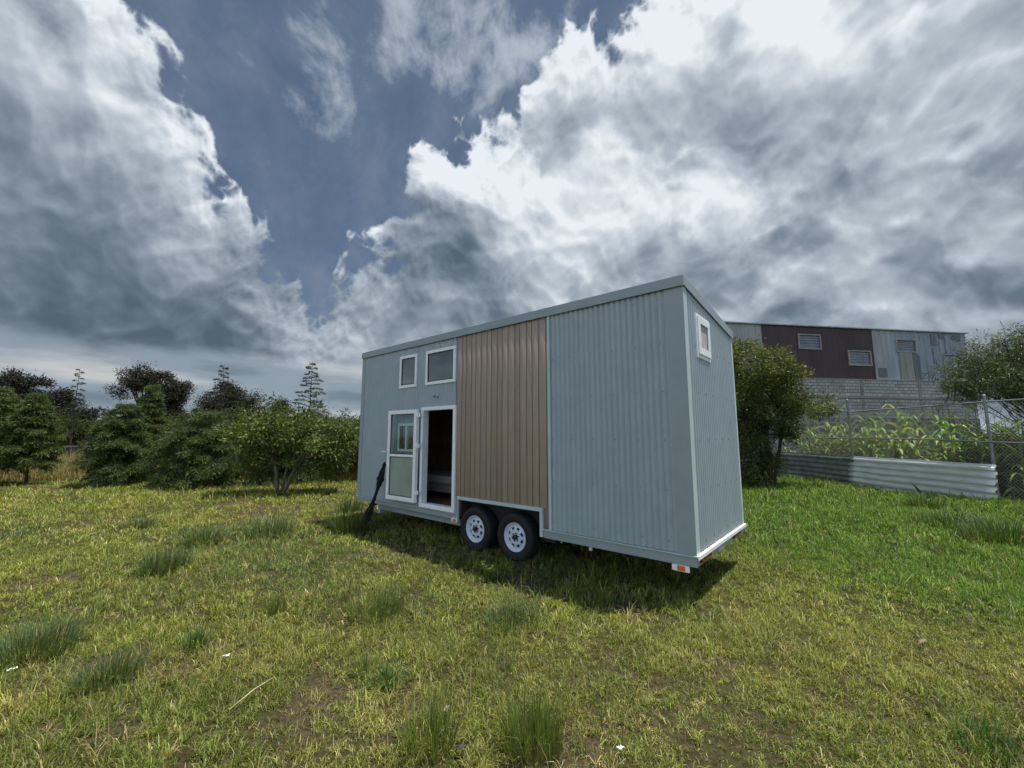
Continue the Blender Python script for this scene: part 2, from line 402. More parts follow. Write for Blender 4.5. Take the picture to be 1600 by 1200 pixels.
def lawn_colors(x, y, rnd):
    n = len(x); g = green(x, y)[:, None]; p = fbm(x, y, .9, 51, 3)[:, None]; p2 = fbm(x, y, .3, 61, 2)[:, None]
    yel = np.array([.265, .282, .062]); oli = np.array([.155, .205, .040]); blu = np.array([.095, .15, .052]); viv = np.array([.075, .155, .016]); viv2 = np.array([.135, .225, .030])
    a = sstep(.35, .65, p + (rnd[:, :1]-.5)*.35)
    c = oli*(1-a) + yel*a
    bb = sstep(.58, .72, fbm(x, y, 1.9, 71, 3)[:, None] + (rnd[:, 1:2]-.5)*.2); c = c*(1-bb*.7)+blu*bb*.7
    v = viv*(1-rnd[:, 1:2])+viv2*rnd[:, 1:2]
    c = c*(1-g)+v*g
    fg = (1-sstep(3.0, 7.5, y))[:, None]*(1-g)
    c = c*(1-.10*fg) + np.array([.030, .020, .012])*fg*.4
    straw = (rnd[:, 2] < .10+.25*bare(x, y)-.08*g[:, 0])[:, None]
    c = np.where(straw, np.array([.36, .31, .14])*(.6+.6*rnd[:, :1]), c)
    return c*(.7+.6*rnd[:, 3:4])*(.72+.56*p2)*np.array([1.03, 1.04, .92])
def build_lawn():
    X = []
    def band(y0, y1, dens, per, hh, ww):
        m = 1.32; e = 3.6; A = (y1-y0)*2*(m*y1+e); N = int(A*dens)
        y = RNG.uniform(y0, y1, N); x = RNG.uniform(-(m*y1+e), m*y1+e, N)
        k = (np.abs(x) < m*y+e) & (x < 12.2+RNG.normal(0, .1, N))
        x, y = x[k], y[k]
        b = bare(x, y); keep = RNG.random(len(x)) < (1-.80*b)*(.45+.8*sstep(.35, .6, fbm(x, y, .22, 81, 2)))
        x, y = x[keep], y[keep]; nc = len(x)
        tall = fbm(x, y, 1.3, 91, 3)
        h = hh*RNG.lognormal(0, .35, nc)*(.45+1.1*tall)*(1+.35*green(x, y))
        pref = RNG.uniform(0, 2*PI, nc); rnd = RNG.random((nc, 4))
        i = np.repeat(np.arange(nc), per); n = len(i)
        X.append((x[i]+RNG.normal(0, .011, n)*(1+y0*.12), y[i]+RNG.normal(0, .011, n)*(1+y0*.12), h[i]*RNG.uniform(.45, 1.25, n), ww*RNG.uniform(.55, 1.35, n),
                  pref[i]+RNG.normal(0, 1.5, n), lawn_colors(x, y, rnd)[i]*np.clip(RNG.lognormal(-.04, .42, (n, 1)), .3, 2.2)))
    band(.3, 4.2, 1250, 10, .062, .0042)
    band(4.2, 7.0, 560, 10, .074, .0062)
    band(7.0, 11., 240, 9, .095, .0100)
    band(11., 17.2, 125, 8, .115, .0155)
    x, y, h, w, az, c = [np.concatenate(q) for q in zip(*X)]
    n = len(x); lean = np.clip(RNG.normal(1.02, .42, n), .08, 1.65)
    g1 = RNG.random(n) < .05; c[g1] = np.array([.46, .42, .20])*RNG.uniform(.6, 1.1, (g1.sum(), 1))
    o = blades('lawn_grass', x, y, h, w, lean, c, az=az, curl=.8)
    tag(o, 'short matted green and straw coloured grass covering the field', 'grass', kind='stuff')
    print('lawn blades', n)
    # tall scattered wisps
    n = 5200; y = 1.6+10*RNG.random(n)**1.3; x = RNG.uniform(-1.3, 1.3, n)*y; k = x < 11.8; x, y = x[k], y[k]; n = len(x)
    k = fbm(x, y, .8, 98, 3) > .5; x, y = x[k], y[k]; n = len(x)
    c = np.where(RNG.random((n, 1)) < .5, np.array([.26, .22, .10]), np.array([.13, .16, .04]))*RNG.uniform(.7, 1.2, (n, 1))
    o = blades('grass_stems', x, y, RNG.uniform(.12, .30, n), np.full(n, .0032)+y*.0005, np.clip(RNG.normal(.5, .3, n), .05, 1.2), c)
    tag(o, 'thin pale seed stems standing above the lawn', 'grass', kind='stuff')
    # dry tall grass beyond the tree line
    N = 52000; y = 16.6+14*RNG.random(N)**1.4; x = RNG.uniform(-1.45*y, -1*0+2.0-0*y, N); n = N
    h = RNG.uniform(.3, .85, n)*(.5+fbm(x, y, 2.5, 44, 2))*sstep(16.2, 18.5, y+.8)
    c = np.where(RNG.random((n, 1)) < .75, np.array([.34, .285, .12]), np.array([.12, .14, .035]))*RNG.uniform(.65, 1.25, (n, 1))
    o = blades('dry_grass', x, y, h, np.full(n, .022), np.clip(RNG.normal(.35, .2, n), .02, .9), c)
    tag(o, 'tall dry yellow grass standing beyond the young trees', 'grass', kind='stuff')
build_lawn()

# ------------------------------------------------------------------ tiny house on a tandem axle trailer
# local frame: x runs along the long side towards the near corner (x = -6.86 far end, 0 near corner), y goes in, z up
A0 = Vector((1.9253, 4.5151, 0)); RZ = math.atan2(-.6521, .7581)
L, W, ZB, ZT, ZTB = 6.86, 2.12, .54, 3.607, 3.37
def zroof(y): return ZT + (ZTB-ZT)*y/W
house = empty('tiny_house', A0, RZ)
tag(house, 'pale sage corrugated tiny house on wheels with brown boarded panel and open glass door', 'tiny house')

def corr(mb, a0, a1, z0, z1, pitch=.076, amp=.0125, off=0., mi=0, xdir=True, ztop=None, screws=None):
    """sheet with a rounded corrugation; runs in x (front, y=off outward negative) or in y (end)"""
    n = max(2, int(round((a1-a0)/pitch*8))); vs = []
    for i in range(n+1):
        a = a0+(a1-a0)*i/n; ph = (a/pitch) % 1.
        d = amp*(1-abs(2*ph-1)**2.2*2+.2)
        zt = ztop(a) if ztop else z1
        for z in (z0, zt):
            vs.append((a, off-d, z) if xdir else (-off+d, a, z))
    fs = [(2*i, 2*i+2, 2*i+3, 2*i+1) for i in range(n)]
    mb.add(vs, fs, mi, True)
    if screws:
        for z in screws:
            if not z0 < z < z1: continue
            k = math.ceil(a0/pitch)
            while (k+.5)*pitch < a1:
                a = (k+.5)*pitch
                if k % 4 == 0:
                    p = (a, off-amp*1.2-.004, z) if xdir else (-off+amp*1.2+.004, a, z)
                    q = (a, off-amp*.5, z) if xdir else (-off+amp*.5, a, z)
                    mb.tube([q, p], .0075, 6, 1, smooth=False)
                k += 1
SCR = [.66, 1.2, 1.75, 2.3, 2.85, 3.38]
# openings of the front wall in x,z
W1 = (-5.43, -4.88, 2.71, 3.34); W2 = (-4.61, -3.79, 2.71, 3.34); DR = (-4.69, -3.755, .55, 2.31)
W_REFL = (-5.42, -4.87, 1.50, 2.03)      # window added behind the open door leaf, standing in for its glass reflection
ARCH = (-3.70, -1.97, .44, .82)
def cells(x0, x1, z0, z1, holes):
    xs = sorted({x0, x1, *[h[i] for h in holes for i in (0, 1) if x0 < h[i] < x1]})
    out = []
    for a, b in zip(xs[:-1], xs[1:]):
        m = (a+b)/2; hs = sorted([(h[2], h[3]) for h in holes if h[0] < m < h[1]]); z = z0
        for h0, h1 in hs:
            if h0 > z+1e-4: out.append((a, b, z, h0))
            z = max(z, h1)
        if z < z1-1e-4: out.append((a, b, z, z1))
    return out
HOLES = [W1, W2, DR, W_REFL]
# structure of the box
mb = MB()
for c in cells(-L+.03, -.03, ZB+.02, 3.47, HOLES+[(ARCH[0], ARCH[1], .3, ARCH[3])]): mb.box(c[0], c[1], .012, .085, c[2], c[3])
mb.box(-L+.03, -.03, W-.085, W-.012, ZB+.02, 3.33)
mb.prism([(-L+.012, ZB+.02), (-L+.08, ZB+.02), (-L+.08, 3.33), (-L+.012, 3.33)], .085, W-.085)
EW = (.42, .89, 2.75, 3.23)
for c in cells(.085, W-.085, ZB+.02, 3.33, [(EW[0], EW[1], EW[2], EW[3])]): mb.box(-.08, -.012, c[0], c[1], c[2], c[3])
mb.box(-L+.08, -.08, .085, W-.085, 3.27, 3.32)
mb.build('interior_wall', M_wood_in, house)
mb = MB(); mb.box(-L+.03, ARCH[0]-.02, .02, W-.02, .47, .558); mb.box(ARCH[1]+.02, -.03, .02, W-.02, .47, .558); mb.box(ARCH[0]-.02, ARCH[1]+.02, .30, W-.30, .47, .558)
mb.build('floor', M_floor_in, house)
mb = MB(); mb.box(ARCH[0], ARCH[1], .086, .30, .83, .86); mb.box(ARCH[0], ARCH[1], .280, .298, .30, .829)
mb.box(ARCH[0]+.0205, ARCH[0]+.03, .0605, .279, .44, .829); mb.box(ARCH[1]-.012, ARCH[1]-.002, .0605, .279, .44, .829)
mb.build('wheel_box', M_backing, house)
# corrugated sheets of the long side
mb = MB()
for c in cells(-L+.10, -3.775, ZB+.012, 3.49, HOLES): corr(mb, *c, screws=SCR)
mb.build('side_cladding', [M_clad, M_screw], house)
mb = MB(); corr(mb, -1.835, -.17, ZB+.012, 3.49, screws=SCR); mb.build('side_cladding', [M_clad, M_screw], house)
mb = MB()
for c in cells(.09, W-.06, ZB+.03, 3.5, [(EW[0], EW[1], EW[2], EW[3])]):
    top = c[3] > 3.4
    corr(mb, *c, xdir=False, ztop=(lambda y: zroof(y)-.09) if top else None, screws=SCR)
mb.build('end_cladding', [M_clad, M_screw], house)
mb = MB(); corr(mb, .09, W-.06, ZB+.03, 3.3, xdir=False, off=0); 
ob = mb.build('end_cladding', [M_clad, M_screw], house); ob.rotation_euler = (0, 0, PI); ob.location = (-L, W, 0)
mb = MB(); corr(mb, .06, L-.06, ZB+.03, 3.28); ob = mb.build('back_cladding', [M_clad, M_screw], house); ob.rotation_euler = (0, 0, PI); ob.location = (0, W, 0)
# shiplap boards
vs = []; qs = []; cs = []
xb = -3.775; k = 0; boards = []
widths = [.135, .098, .128, .102, .118]
while xb < -1.87:
    w = widths[k % 5]; x1 = min(xb+w, -1.866); boards.append((xb, x1)); xb = x1; k += 1
for i, (x0, x1) in enumerate(boards):
    z0 = ARCH[3]-.002
    if x1 < ARCH[0]+.02 or x0 > ARCH[1]-.03: z0 = ZB+.012
    t = random.uniform(.88, 1.10); tn = np.array([t, t*random.uniform(.97, 1.02), t*random.uniform(.95, 1.03)])
    b = MB(); g = .010
    b.box(x0+g*.5, x1-g*.5, -.012, .010, z0, 3.49)
    o = len(vs); vs += b.v; qs += [tuple(j+o for j in f) for f in b.f]; cs += [tn]*8
wc = np_mesh('wood_cladding', np.array(vs), np.array(qs), M_wood, np.array(cs), house)
bv = wc.modifiers.new('bevel', 'BEVEL'); bv.width = .003; bv.segments = 1
# trims
def trim(name, boxes, m, bevel=.002):
    b = MB()
    for q in boxes: b.box(*q)
    return b.build(name, m, house, bevel)
trim('corner_trim', [(-.19, .014, -.015, -.0105, ZB+.008, 3.5)], M_trim)
trim('corner_trim', [(.0105, .015, -.0095, .105, ZB+.008, 3.5)], M_trim_light)  # paler tone carries the grazing sun on the end side
trim('corner_trim', [(-.012, .016, W-.07, W+.014, ZB+.008, 3.30)], M_trim_light)  # back corner, grazing sun put into the paler tone too
trim('corner_trim', [(-L-.014, -L+.11, -.015, -.0095, ZB+.008, 3.5), (-L-.015, -L-.0105, -.0085, .105, ZB+.008, 3.5)], M_trim)
trim('joint_trim', [(-1.866, -1.828, -.024, .010, ZB+.008, 3.49)], M_trim_light)
# parapet flashing round the roof
mb = MB()
mb.box(-L-.03, .03, -.032, -.022, 3.485, ZT); mb.box(-L-.03, .03, -.0215, .02, ZT-.012, ZT+.001)
mb.box(-L-.03, .03, -.044, -.0325, 3.480, 3.494)
for x0, x1 in ((.022, .032), (-L-.032, -L-.022)):
    y0, y1 = -.021, W+.032
    vs = []
    for y in (y0, y1):
        for z in (zroof(y)-.122, zroof(y)-.001): vs += [(x0, y, z), (x1, y, z)]
    mb.add(vs, [(0, 1, 3, 2), (4, 6, 7, 5), (0, 2, 6, 4), (1, 5, 7, 3), (2, 3, 7, 6), (0, 4, 5, 1)])
mb.build('roof_flashing', M_trim, house, .002)
mb = MB(); vs = []
for y in (-.02, W+.02):
    for z in (zroof(y)-.055, zroof(y)-.02): vs += [(-L-.02, y, z), (.02, y, z)]
mb.add(vs, [(0, 1, 3, 2), (4, 6, 7, 5), (0, 2, 6, 4), (1, 5, 7, 3), (2, 3, 7, 6), (0, 4, 5, 1)])
mb.build('roof', M_trim, house)
# sill ledge and skirt beam
trim('sill_ledge', [(-L-.02, ARCH[0]-.0, -.028, .02, ZB-.006, ZB+.006)], M_trim_light, 0); trim('sill_ledge', [(ARCH[1]+.0, .027, -.028, .02, ZB-.006, ZB+.006)], M_trim_light, 0)
trim('sill_ledge', [(-.02, .040, -.0275, W+.03, ZB-.005, ZB+.010), (.030, .040, -.0270, W+.029, ZB-.028, ZB-.006)], M_white, 0)  # white carries the sun glancing along the end lip
trim('skirt_rail', [(-L-.01, ARCH[0]-.002, -.006, .03, .445, ZB-.007)], M_trim); trim('skirt_rail', [(ARCH[1]+.002, .012, -.006, .03, .43, ZB-.007), (-.02, .0115, .0295, W+.01, .435, ZB-.007)], M_trim)
trim('chassis_beam', [(-6.2, ARCH[0]+.0, .10, .16, .325, .425)], M_trim)
mb = MB(); mb.box(-6.5, -.2, .45, .53, .33, .465); mb.box(-6.5, -.2, W-.53, W-.45, .33, .465)
for x in (-6.5, -5.4, -4.4, -1.6, -.9, -.28): mb.box(x, x+.06, .12, W-.12, .36, .434)
for x in (-2.53, -3.35): mb.tube([(x, .10, .34), (x, W-.10, .34)], .035, 10)
mb.build('chassis', M_chassis, house)
# wheel arch frame
mb = MB(); t_ = .05
mb.box(ARCH[0], ARCH[1], -.032, .0115, ARCH[3]-t_, ARCH[3]); mb.box(ARCH[0], ARCH[0]+.02, -.030, .0115, .42, ARCH[3]-t_-.001); mb.box(ARCH[1]-t_, ARCH[1], -.031, .0115, .44, ARCH[3]-t_-.001)
mb.build('wheel_arch_trim', M_trim_light, house, .003)
trim('jack_stand', [(-6.37, -6.30, .20, .27, .24, .46), (-6.40, -6.27, .17, .30, .225, .2395)], M_trim_light)
# windows
def window(x0, x1, z0, z1, fw=.055, y=-.035, blind=True):
    b = MB(); y1 = .02
    b.box(x0, x1, y, y1, z0, z0+fw); b.box(x0, x1, y, y1, z1-fw, z1); b.box(x0, x0+fw, y, y1, z0+fw+.0005, z1-fw-.0005); b.box(x1-fw, x1, y, y1, z0+fw+.0005, z1-fw-.0005)
    w = b.build('window', M_white, house, .004)
    b = MB(); b.box(x0+fw, x1-fw, -.012, -.006, z0+fw, z1-fw); b.build('pane', M_glass, w)
    b = MB(); g = .012; i0, i1, j0, j1 = x0+fw, x1-fw, z0+fw, z1-fw
    b.box(i0, i1, -.020, -.0125, j0, j0+g); b.box(i0, i1, -.020, -.0125, j1-g, j1); b.box(i0, i0+g, -.0202, -.0125, j0+g, j1-g); b.box(i1-g, i1, -.0202, -.0125, j0+g, j1-g)
    b.build('gasket', M_black, w)
    return w
window(*W1); window(*W2)
kw = window(*W_REFL, fw=.05)
b = MB(); b.box(-5.17, -5.12, -.036, .019, W_REFL[2]+.051, W_REFL[3]-.051); b.build('mullion', M_white, kw)
# end window with its sash pushed out
b = MB()
y0, y1, z0, z1 = EW[0]-.03, EW[1]+.03, EW[2]-.03, EW[3]+.03; fw = .055
def ring_y(b, xa, xb, y0, y1, z0, z1, fw):
    b.box(xa, xb, y0, y1, z0, z0+fw); b.box(xa, xb, y0, y1, z1-fw, z1); b.box(xa, xb, y0, y0+fw, z0+fw+.0004, z1-fw-.0004); b.box(xa, xb, y1-fw, y1, z0+fw+.0004, z1-fw-.0004)
ring_y(b, -.03, .022, y0, y1, z0, z1, fw)
ew = b.build('window', M_white, house, .003)
b = MB(); ring_y(b, 0, .014, y0+.035, y1-.02, .0, z1-z0-.07, .085)
ss_ = b.build('sash', M_white, ew, .003); ss_.location = (.0225, 0, z0+.045)
b = MB(); b.box(.010, .018, y0+.12, y1-.10, z0+.135, z1-.105); b.build('pane', M_curtain, ew)
# door frame, door leaf folded back against the wall
b = MB(); x0, x1, z0, z1 = DR; fw = .062; y = -.045
b.box(x0, x1, y, .085, z0, z0+fw*1.1); b.box(x0, x1, y, .085, z1-fw, z1); b.box(x0, x0+fw, y, .085, z0+fw*1.1+.0005, z1-fw-.0005); b.box(x1-fw, x1, y, .085, z0+fw*1.1+.0005, z1-fw-.0005)
df = b.build('door_frame', M_white, house, .004)
b = MB(); lx0, lx1, lz0, lz1 = -.86, 0., .62, 2.275; fw = .075
b.box(lx0, lx1, -.03, .03, lz0, lz0+fw); b.box(lx0, lx1, -.03, .03, lz1-fw, lz1); b.box(lx0, lx0+fw, -.03, .03, lz0+fw+.0005, lz1-fw-.0005); b.box(lx1-fw, lx1, -.03, .03, lz0+fw+.0005, lz1-fw-.0005)
b.box(lx0+fw, lx1-fw, -.02, .02, 1.41, 1.455)
leaf = b.build('door', M_white, house, .004); leaf.location = (-4.70, -.105, 0); leaf.rotation_euler = (0, 0, math.radians(2.0))
b = MB(); b.box(lx0+fw, lx1-fw, -.004, .004, 1.4555, lz1-fw); b.build('pane', M_glass_door, leaf)
b = MB(); b.box(lx0+fw, lx1-fw, -.004, .004, lz0+fw, 1.4095); pn = b.build('pane', M_pane_refl, leaf); pn['label'] = 'lower pane with painted green lawn reflection'
b = MB(); i0, i1 = lx0+fw, lx1-fw; g = .012
for a, c in ((lz0+fw, 1.41), (1.455, lz1-fw)):
    b.box(i0, i1, -.014, -.0045, a, a+g); b.box(i0, i1, -.014, -.0045, c-g, c); b.box(i0, i0+g, -.0142, -.0045, a+g, c-g); b.box(i1-g, i1, -.0142, -.0045, a+g, c-g)
b.build('gasket', M_black, leaf)
b = MB(); b.tube([(lx0+.035, -.03, 1.50), (lx0+.035, -.085, 1.50)], .012, 10); b.tube([(lx0+.04, -.085, 1.50), (lx0-.08, -.088, 1.50)], .011, 10)
b.box(lx0+.02, lx0+.05, -.037, -.0305, 1.38, 1.56); b.build('handle', M_white, leaf)
for z in (.80, 1.62, 2.17):
    b = MB(); b.tube([(.028, -.02, z-.05), (.028, -.02, z+.05)], .014, 10); b.box(-.03, .028, -.038, -.0305, z-.035, z+.035); b.box(.03, .075, -.01, .0, z-.035, z+.035); b.build('hinge', M_white, leaf)
# lamp bracket above the door
b = MB(); b.tube([(-4.33, -.01, 2.50), (-4.33, -.05, 2.49), (-4.33, -.06, 2.46)], .009, 8); b.tube([(-4.25, -.01, 2.48), (-4.25, -.04, 2.47)], .012, 8); b.build('lamp_bracket', M_screw, house)
# wheels
def wheel(x, y, flip=False):
    e = empty('wheel', (x, y, .340), PI if flip else 0, house)
    R = .342; b = MB()
    prof = [(.205, -.005), (.212, -.030), (.235, -.042), (.285, -.052), (.318, -.044), (.336, -.020), (R, 0.0), (R, .055), (R, .12), (.336, .14), (.31, .16), (.235, .158), (.205, .12)]
    b.lathe_y(prof, 56)
    for k in range(56):                     # tread lugs
        q = 2*PI*k/56; 
        for yy in (.012, .075):
            c, s = math.cos(q), math.sin(q); r0, r1 = R-.004, R+.004; w = .012
            vs = [(c*r-s*u, v, s*r+c*u) for r in (r0, r1) for u in (-w, w) for v in (yy, yy+.04)]
            b.add(vs, [(0, 1, 3, 2), (4, 6, 7, 5), (0, 2, 6, 4), (1, 5, 7, 3), (2, 3, 7, 6), (0, 4, 5, 1)])
    b.build('tyre', M_black, e)
    b = MB(); b.lathe_y([(.200, .11), (.190, .05), (.188, .012), (.200, -.006), (.206, -.016), (.203, -.024), (.196, -.020), (.186, -.004), (.176, .018), (.160, .030), (.150, .020)], 56)
    # disc with eight windows
    N = 64; rings = [.150, .140, .108, .098, .075, .050, .034]; yy = [.020, .004, -.004, -.006, -.004, .004, .006]
    vs = []
    for r, v in zip(rings, yy):
        for k in range(N): q = 2*PI*k/N; vs.append((r*math.cos(q), v, r*math.sin(q)))
    fs = []
    for i in range(len(rings)-1):
        for k in range(N):
            if i == 1 and (k % 8) in (2, 3, 4, 5): continue
            if i == 5: pass
            fs.append((i*N+k, i*N+(k+1) % N, (i+1)*N+(k+1) % N, (i+1)*N+k))
    b.add(vs, fs, 0, True); b.lathe_y([(.185, .04), (.04, .04)], 40, 1)
    b.build('rim', [M_rim, M_hub], e)
    b = MB(); b.lathe_y([(.036, .01), (.036, -.035), (.030, -.047), (.0, -.05)], 24)
    for k in range(6):
        q = 2*PI*k/6+.3; b.tube([(.056*math.cos(q), .004, .056*math.sin(q)), (.056*math.cos(q), -.018, .056*math.sin(q))], .009, 6, smooth=False)
    b.build('hub', M_hub, e)
    return e
for x in (-2.53, -3.35): wheel(x, .07); wheel(x, W-.07, True)
# lights, plate and pipe ends
def lens(name, q, m, base=None, bm_=M_white):
    o = trim(name, [q], m, .004)
    if base: b = MB(); b.box(*base); b.build('mount', bm_, o, .003)
    return o
lens('tail_light', (.023, .034, .10, .45, .462, .508), M_red, (.0125, .0228, .09, .46, .455, .515), M_black)
lens('tail_light', (.023, .034, 1.48, 1.82, .462, .508), M_red, (.0125, .0228, 1.47, 1.83, .455, .515), M_black)
lens('plate_lamp', (.0125, .026, .76, 1.0, .44, .475), M_trim_light)
lens('side_marker_light', (-.19, -.11, -.030, -.018, .376, .426), M_amber, (-.25, -.07, -.0175, .01, .365, .428))
lens('side_marker_light', (-3.80, -3.73, -.028, -.016, .405, .452), M_amber, (-3.84, -3.705, -.0155, -.0065, .395, .462))
for x in (-1.31, -1.75):
    b = MB(); b.tube([(x, .10, .44), (x, .10, .36 if x == -1.31 else .38)], .024 if x == -1.31 else .012, 12); b.build('drain_pipe', M_white, house)

# bed inside
def hl(x, y, z=0): return A0 + Matrix.Rotation(RZ, 4, 'Z') @ Vector((x, y, z))
bed = empty('bed', hl(-5.75, 1.45, .558), RZ); tag(bed, 'low bed with white cover seen through the open doorway', 'bed')
b = MB(); b.box(-1.0, 1.0, -.55, .55, .10, .26); 
for sx in (-.94, .94):
    for sy in (-.5, .5): b.box(sx-.04, sx+.04, sy-.04, sy+.04, 0, .0995)
b.build('bed_frame', M_bedwood, bed, .008)
b = MB(); b.box(-.98, .98, -.54, .54, .262, .42); b.build('mattress', M_fabric_w, bed, .04)
def cushion(name, x, y, z, sx, sy, sz, rz, label):
    n = 14; vs = []; fs = []
    for s in (1, -1):
        o = len(vs)
        for i in range(n+1):
            for j in range(n+1):
                u, v = i/n*2-1, j/n*2-1
                h = ((1-u**4)*(1-v**4))**.5
                vs.append((u*sx*(1-.06*v*v), v*sy*(1-.06*u*u), s*sz*h))
        for i in range(n):
            for j in range(n):
                q = (o+i*(n+1)+j, o+(i+1)*(n+1)+j, o+(i+1)*(n+1)+j+1, o+i*(n+1)+j+1); fs.append(q if s > 0 else q[::-1])
    b = MB(); b.add(vs, fs, 0, True); o = b.build(name, M_fabric_w); o.location = hl(x, y, z); o.rotation_euler = (math.radians(35), 0, RZ+rz)
    return tag(o, label, 'pillow')
cushion('pillow', -5.30, 1.72, 1.12, .30, .20, .07, 0, 'white pillow lying on the bed inside the house')

# long dark bundle leaning on the open door
def bundle():
    p0 = hl(-5.99, -.38, 0); p1 = hl(-5.60, -.175, 1.30); n = 26; path = []; rad = []
    for i in range(n):
        t = i/(n-1); p = p0.lerp(p1, t); 
        bow = math.sin(t*PI)*.05
        p += Vector((bow*.6, 0, -bow*.5)); path.append(p)
        r = .022 + .055*math.exp(-((t-.27)/.13)**2) + .040*math.exp(-((t-.80)/.12)**2) + .020*math.exp(-((t-.02)/.05)**2)
        rad.append(r*(1+.15*math.sin(i*2.7)) if 0 < i < n-1 else .012)
    b = MB(); b.tube(path, rad, 12)
    v = [Vector(q) for q in b.v]
    for i, q in enumerate(v):
        c = path[min(i//12, n-1)]; k = 1+.28*math.sin((i % 12)*2.1+(i//12)*.45)+random.uniform(-.1, .1); v[i] = c+(q-c)*k
    b.v = [tuple(q) for q in v]
    for k in range(60):       # ragged shreds
        t = random.choice([random.uniform(.02, .45), random.uniform(.68, .97)]); i = int(t*(n-1)); c = Vector(path[i]); a = random.uniform(0, 2*PI)
        d = Vector((math.cos(a), math.sin(a)*.6, random.uniform(-.9, .2))); r = rad[i]
        q = c+d*r*.8; e = q+d*random.uniform(.02, .07)+Vector((0, 0, -random.uniform(.0, .06))); s = Vector((random.uniform(-1, 1), random.uniform(-1, 1), 0))*.012
        b.add([q-s, q+s, e+s*.2], [(0, 1, 2)])
    o = b.build('fabric_bundle', mat('black_ragged_cloth', (.010, .009, .010), .9, 0, .3, 15, .5, 40))
    tag(o, 'long ragged black bundle leaning against the open glass door', 'bundle')
bundle()

# ------------------------------------------------------------------ vegetation
M_leaf = leaf_mat('tree_leaf', .30, .5)
M_leaf_dark = leaf_mat('tree_leaf_dark', .12, .7)
M_bark = mat('grey_bark', (.13, .105, .085), .9, 0, .3, 9, .8, 30)
M_bark_dark = mat('dark_bark', (.055, .042, .035), .9, 0, .3, 9, .8, 30)
def unit(n):
    v = RNG.normal(size=(n, 3)); return v/np.linalg.norm(v, axis=1)[:, None]
def nrm(v): return v/np.maximum(np.linalg.norm(v, axis=1)[:, None], 1e-9)
def leaves(name, P, D, ln, wd, C, parent, m=None, fold=.15):
    n = len(P); D = nrm(D); S = nrm(np.cross(D, unit(n))); N = np.cross(D, S)
    ln = ln[:, None] if hasattr(ln, '__len__') else ln; wd = wd[:, None] if hasattr(wd, '__len__') else wd
    v = np.empty((n, 4, 3), np.float32)
    v[:, 0] = P; v[:, 1] = P + D*ln*.5 + S*wd*.5 + N*wd*fold; v[:, 2] = P + D*ln; v[:, 3] = P + D*ln*.5 - S*wd*.5 + N*wd*fold
    q = (np.arange(n)*4)[:, None] + np.arange(4)
    return np_mesh(name, v.reshape(-1, 3), q, m or M_leaf, np.repeat(C, 4, 0), parent)
def limb(b, p0, p1, r0, r1, wob=.12, n=6, sides=6, sag=0.):
    p0 = Vector(p0); p1 = Vector(p1); l = (p1-p0).length; path = []; o = Vector((0, 0, 0))
    for i in range(n+1):
        t = i/n; o += Vector((random.gauss(0, 1), random.gauss(0, 1), random.gauss(0, .6)))*wob*l/n*(1 if 0 < i < n else 0)
        path.append(p0.lerp(p1, t) + o*math.sin(PI*min(t, .999)) + Vector((0, 0, sag*l*math.sin(PI*t))))
    b.tube(path, [r0+(r1-r0)*i/n for i in range(n+1)], sides); return path
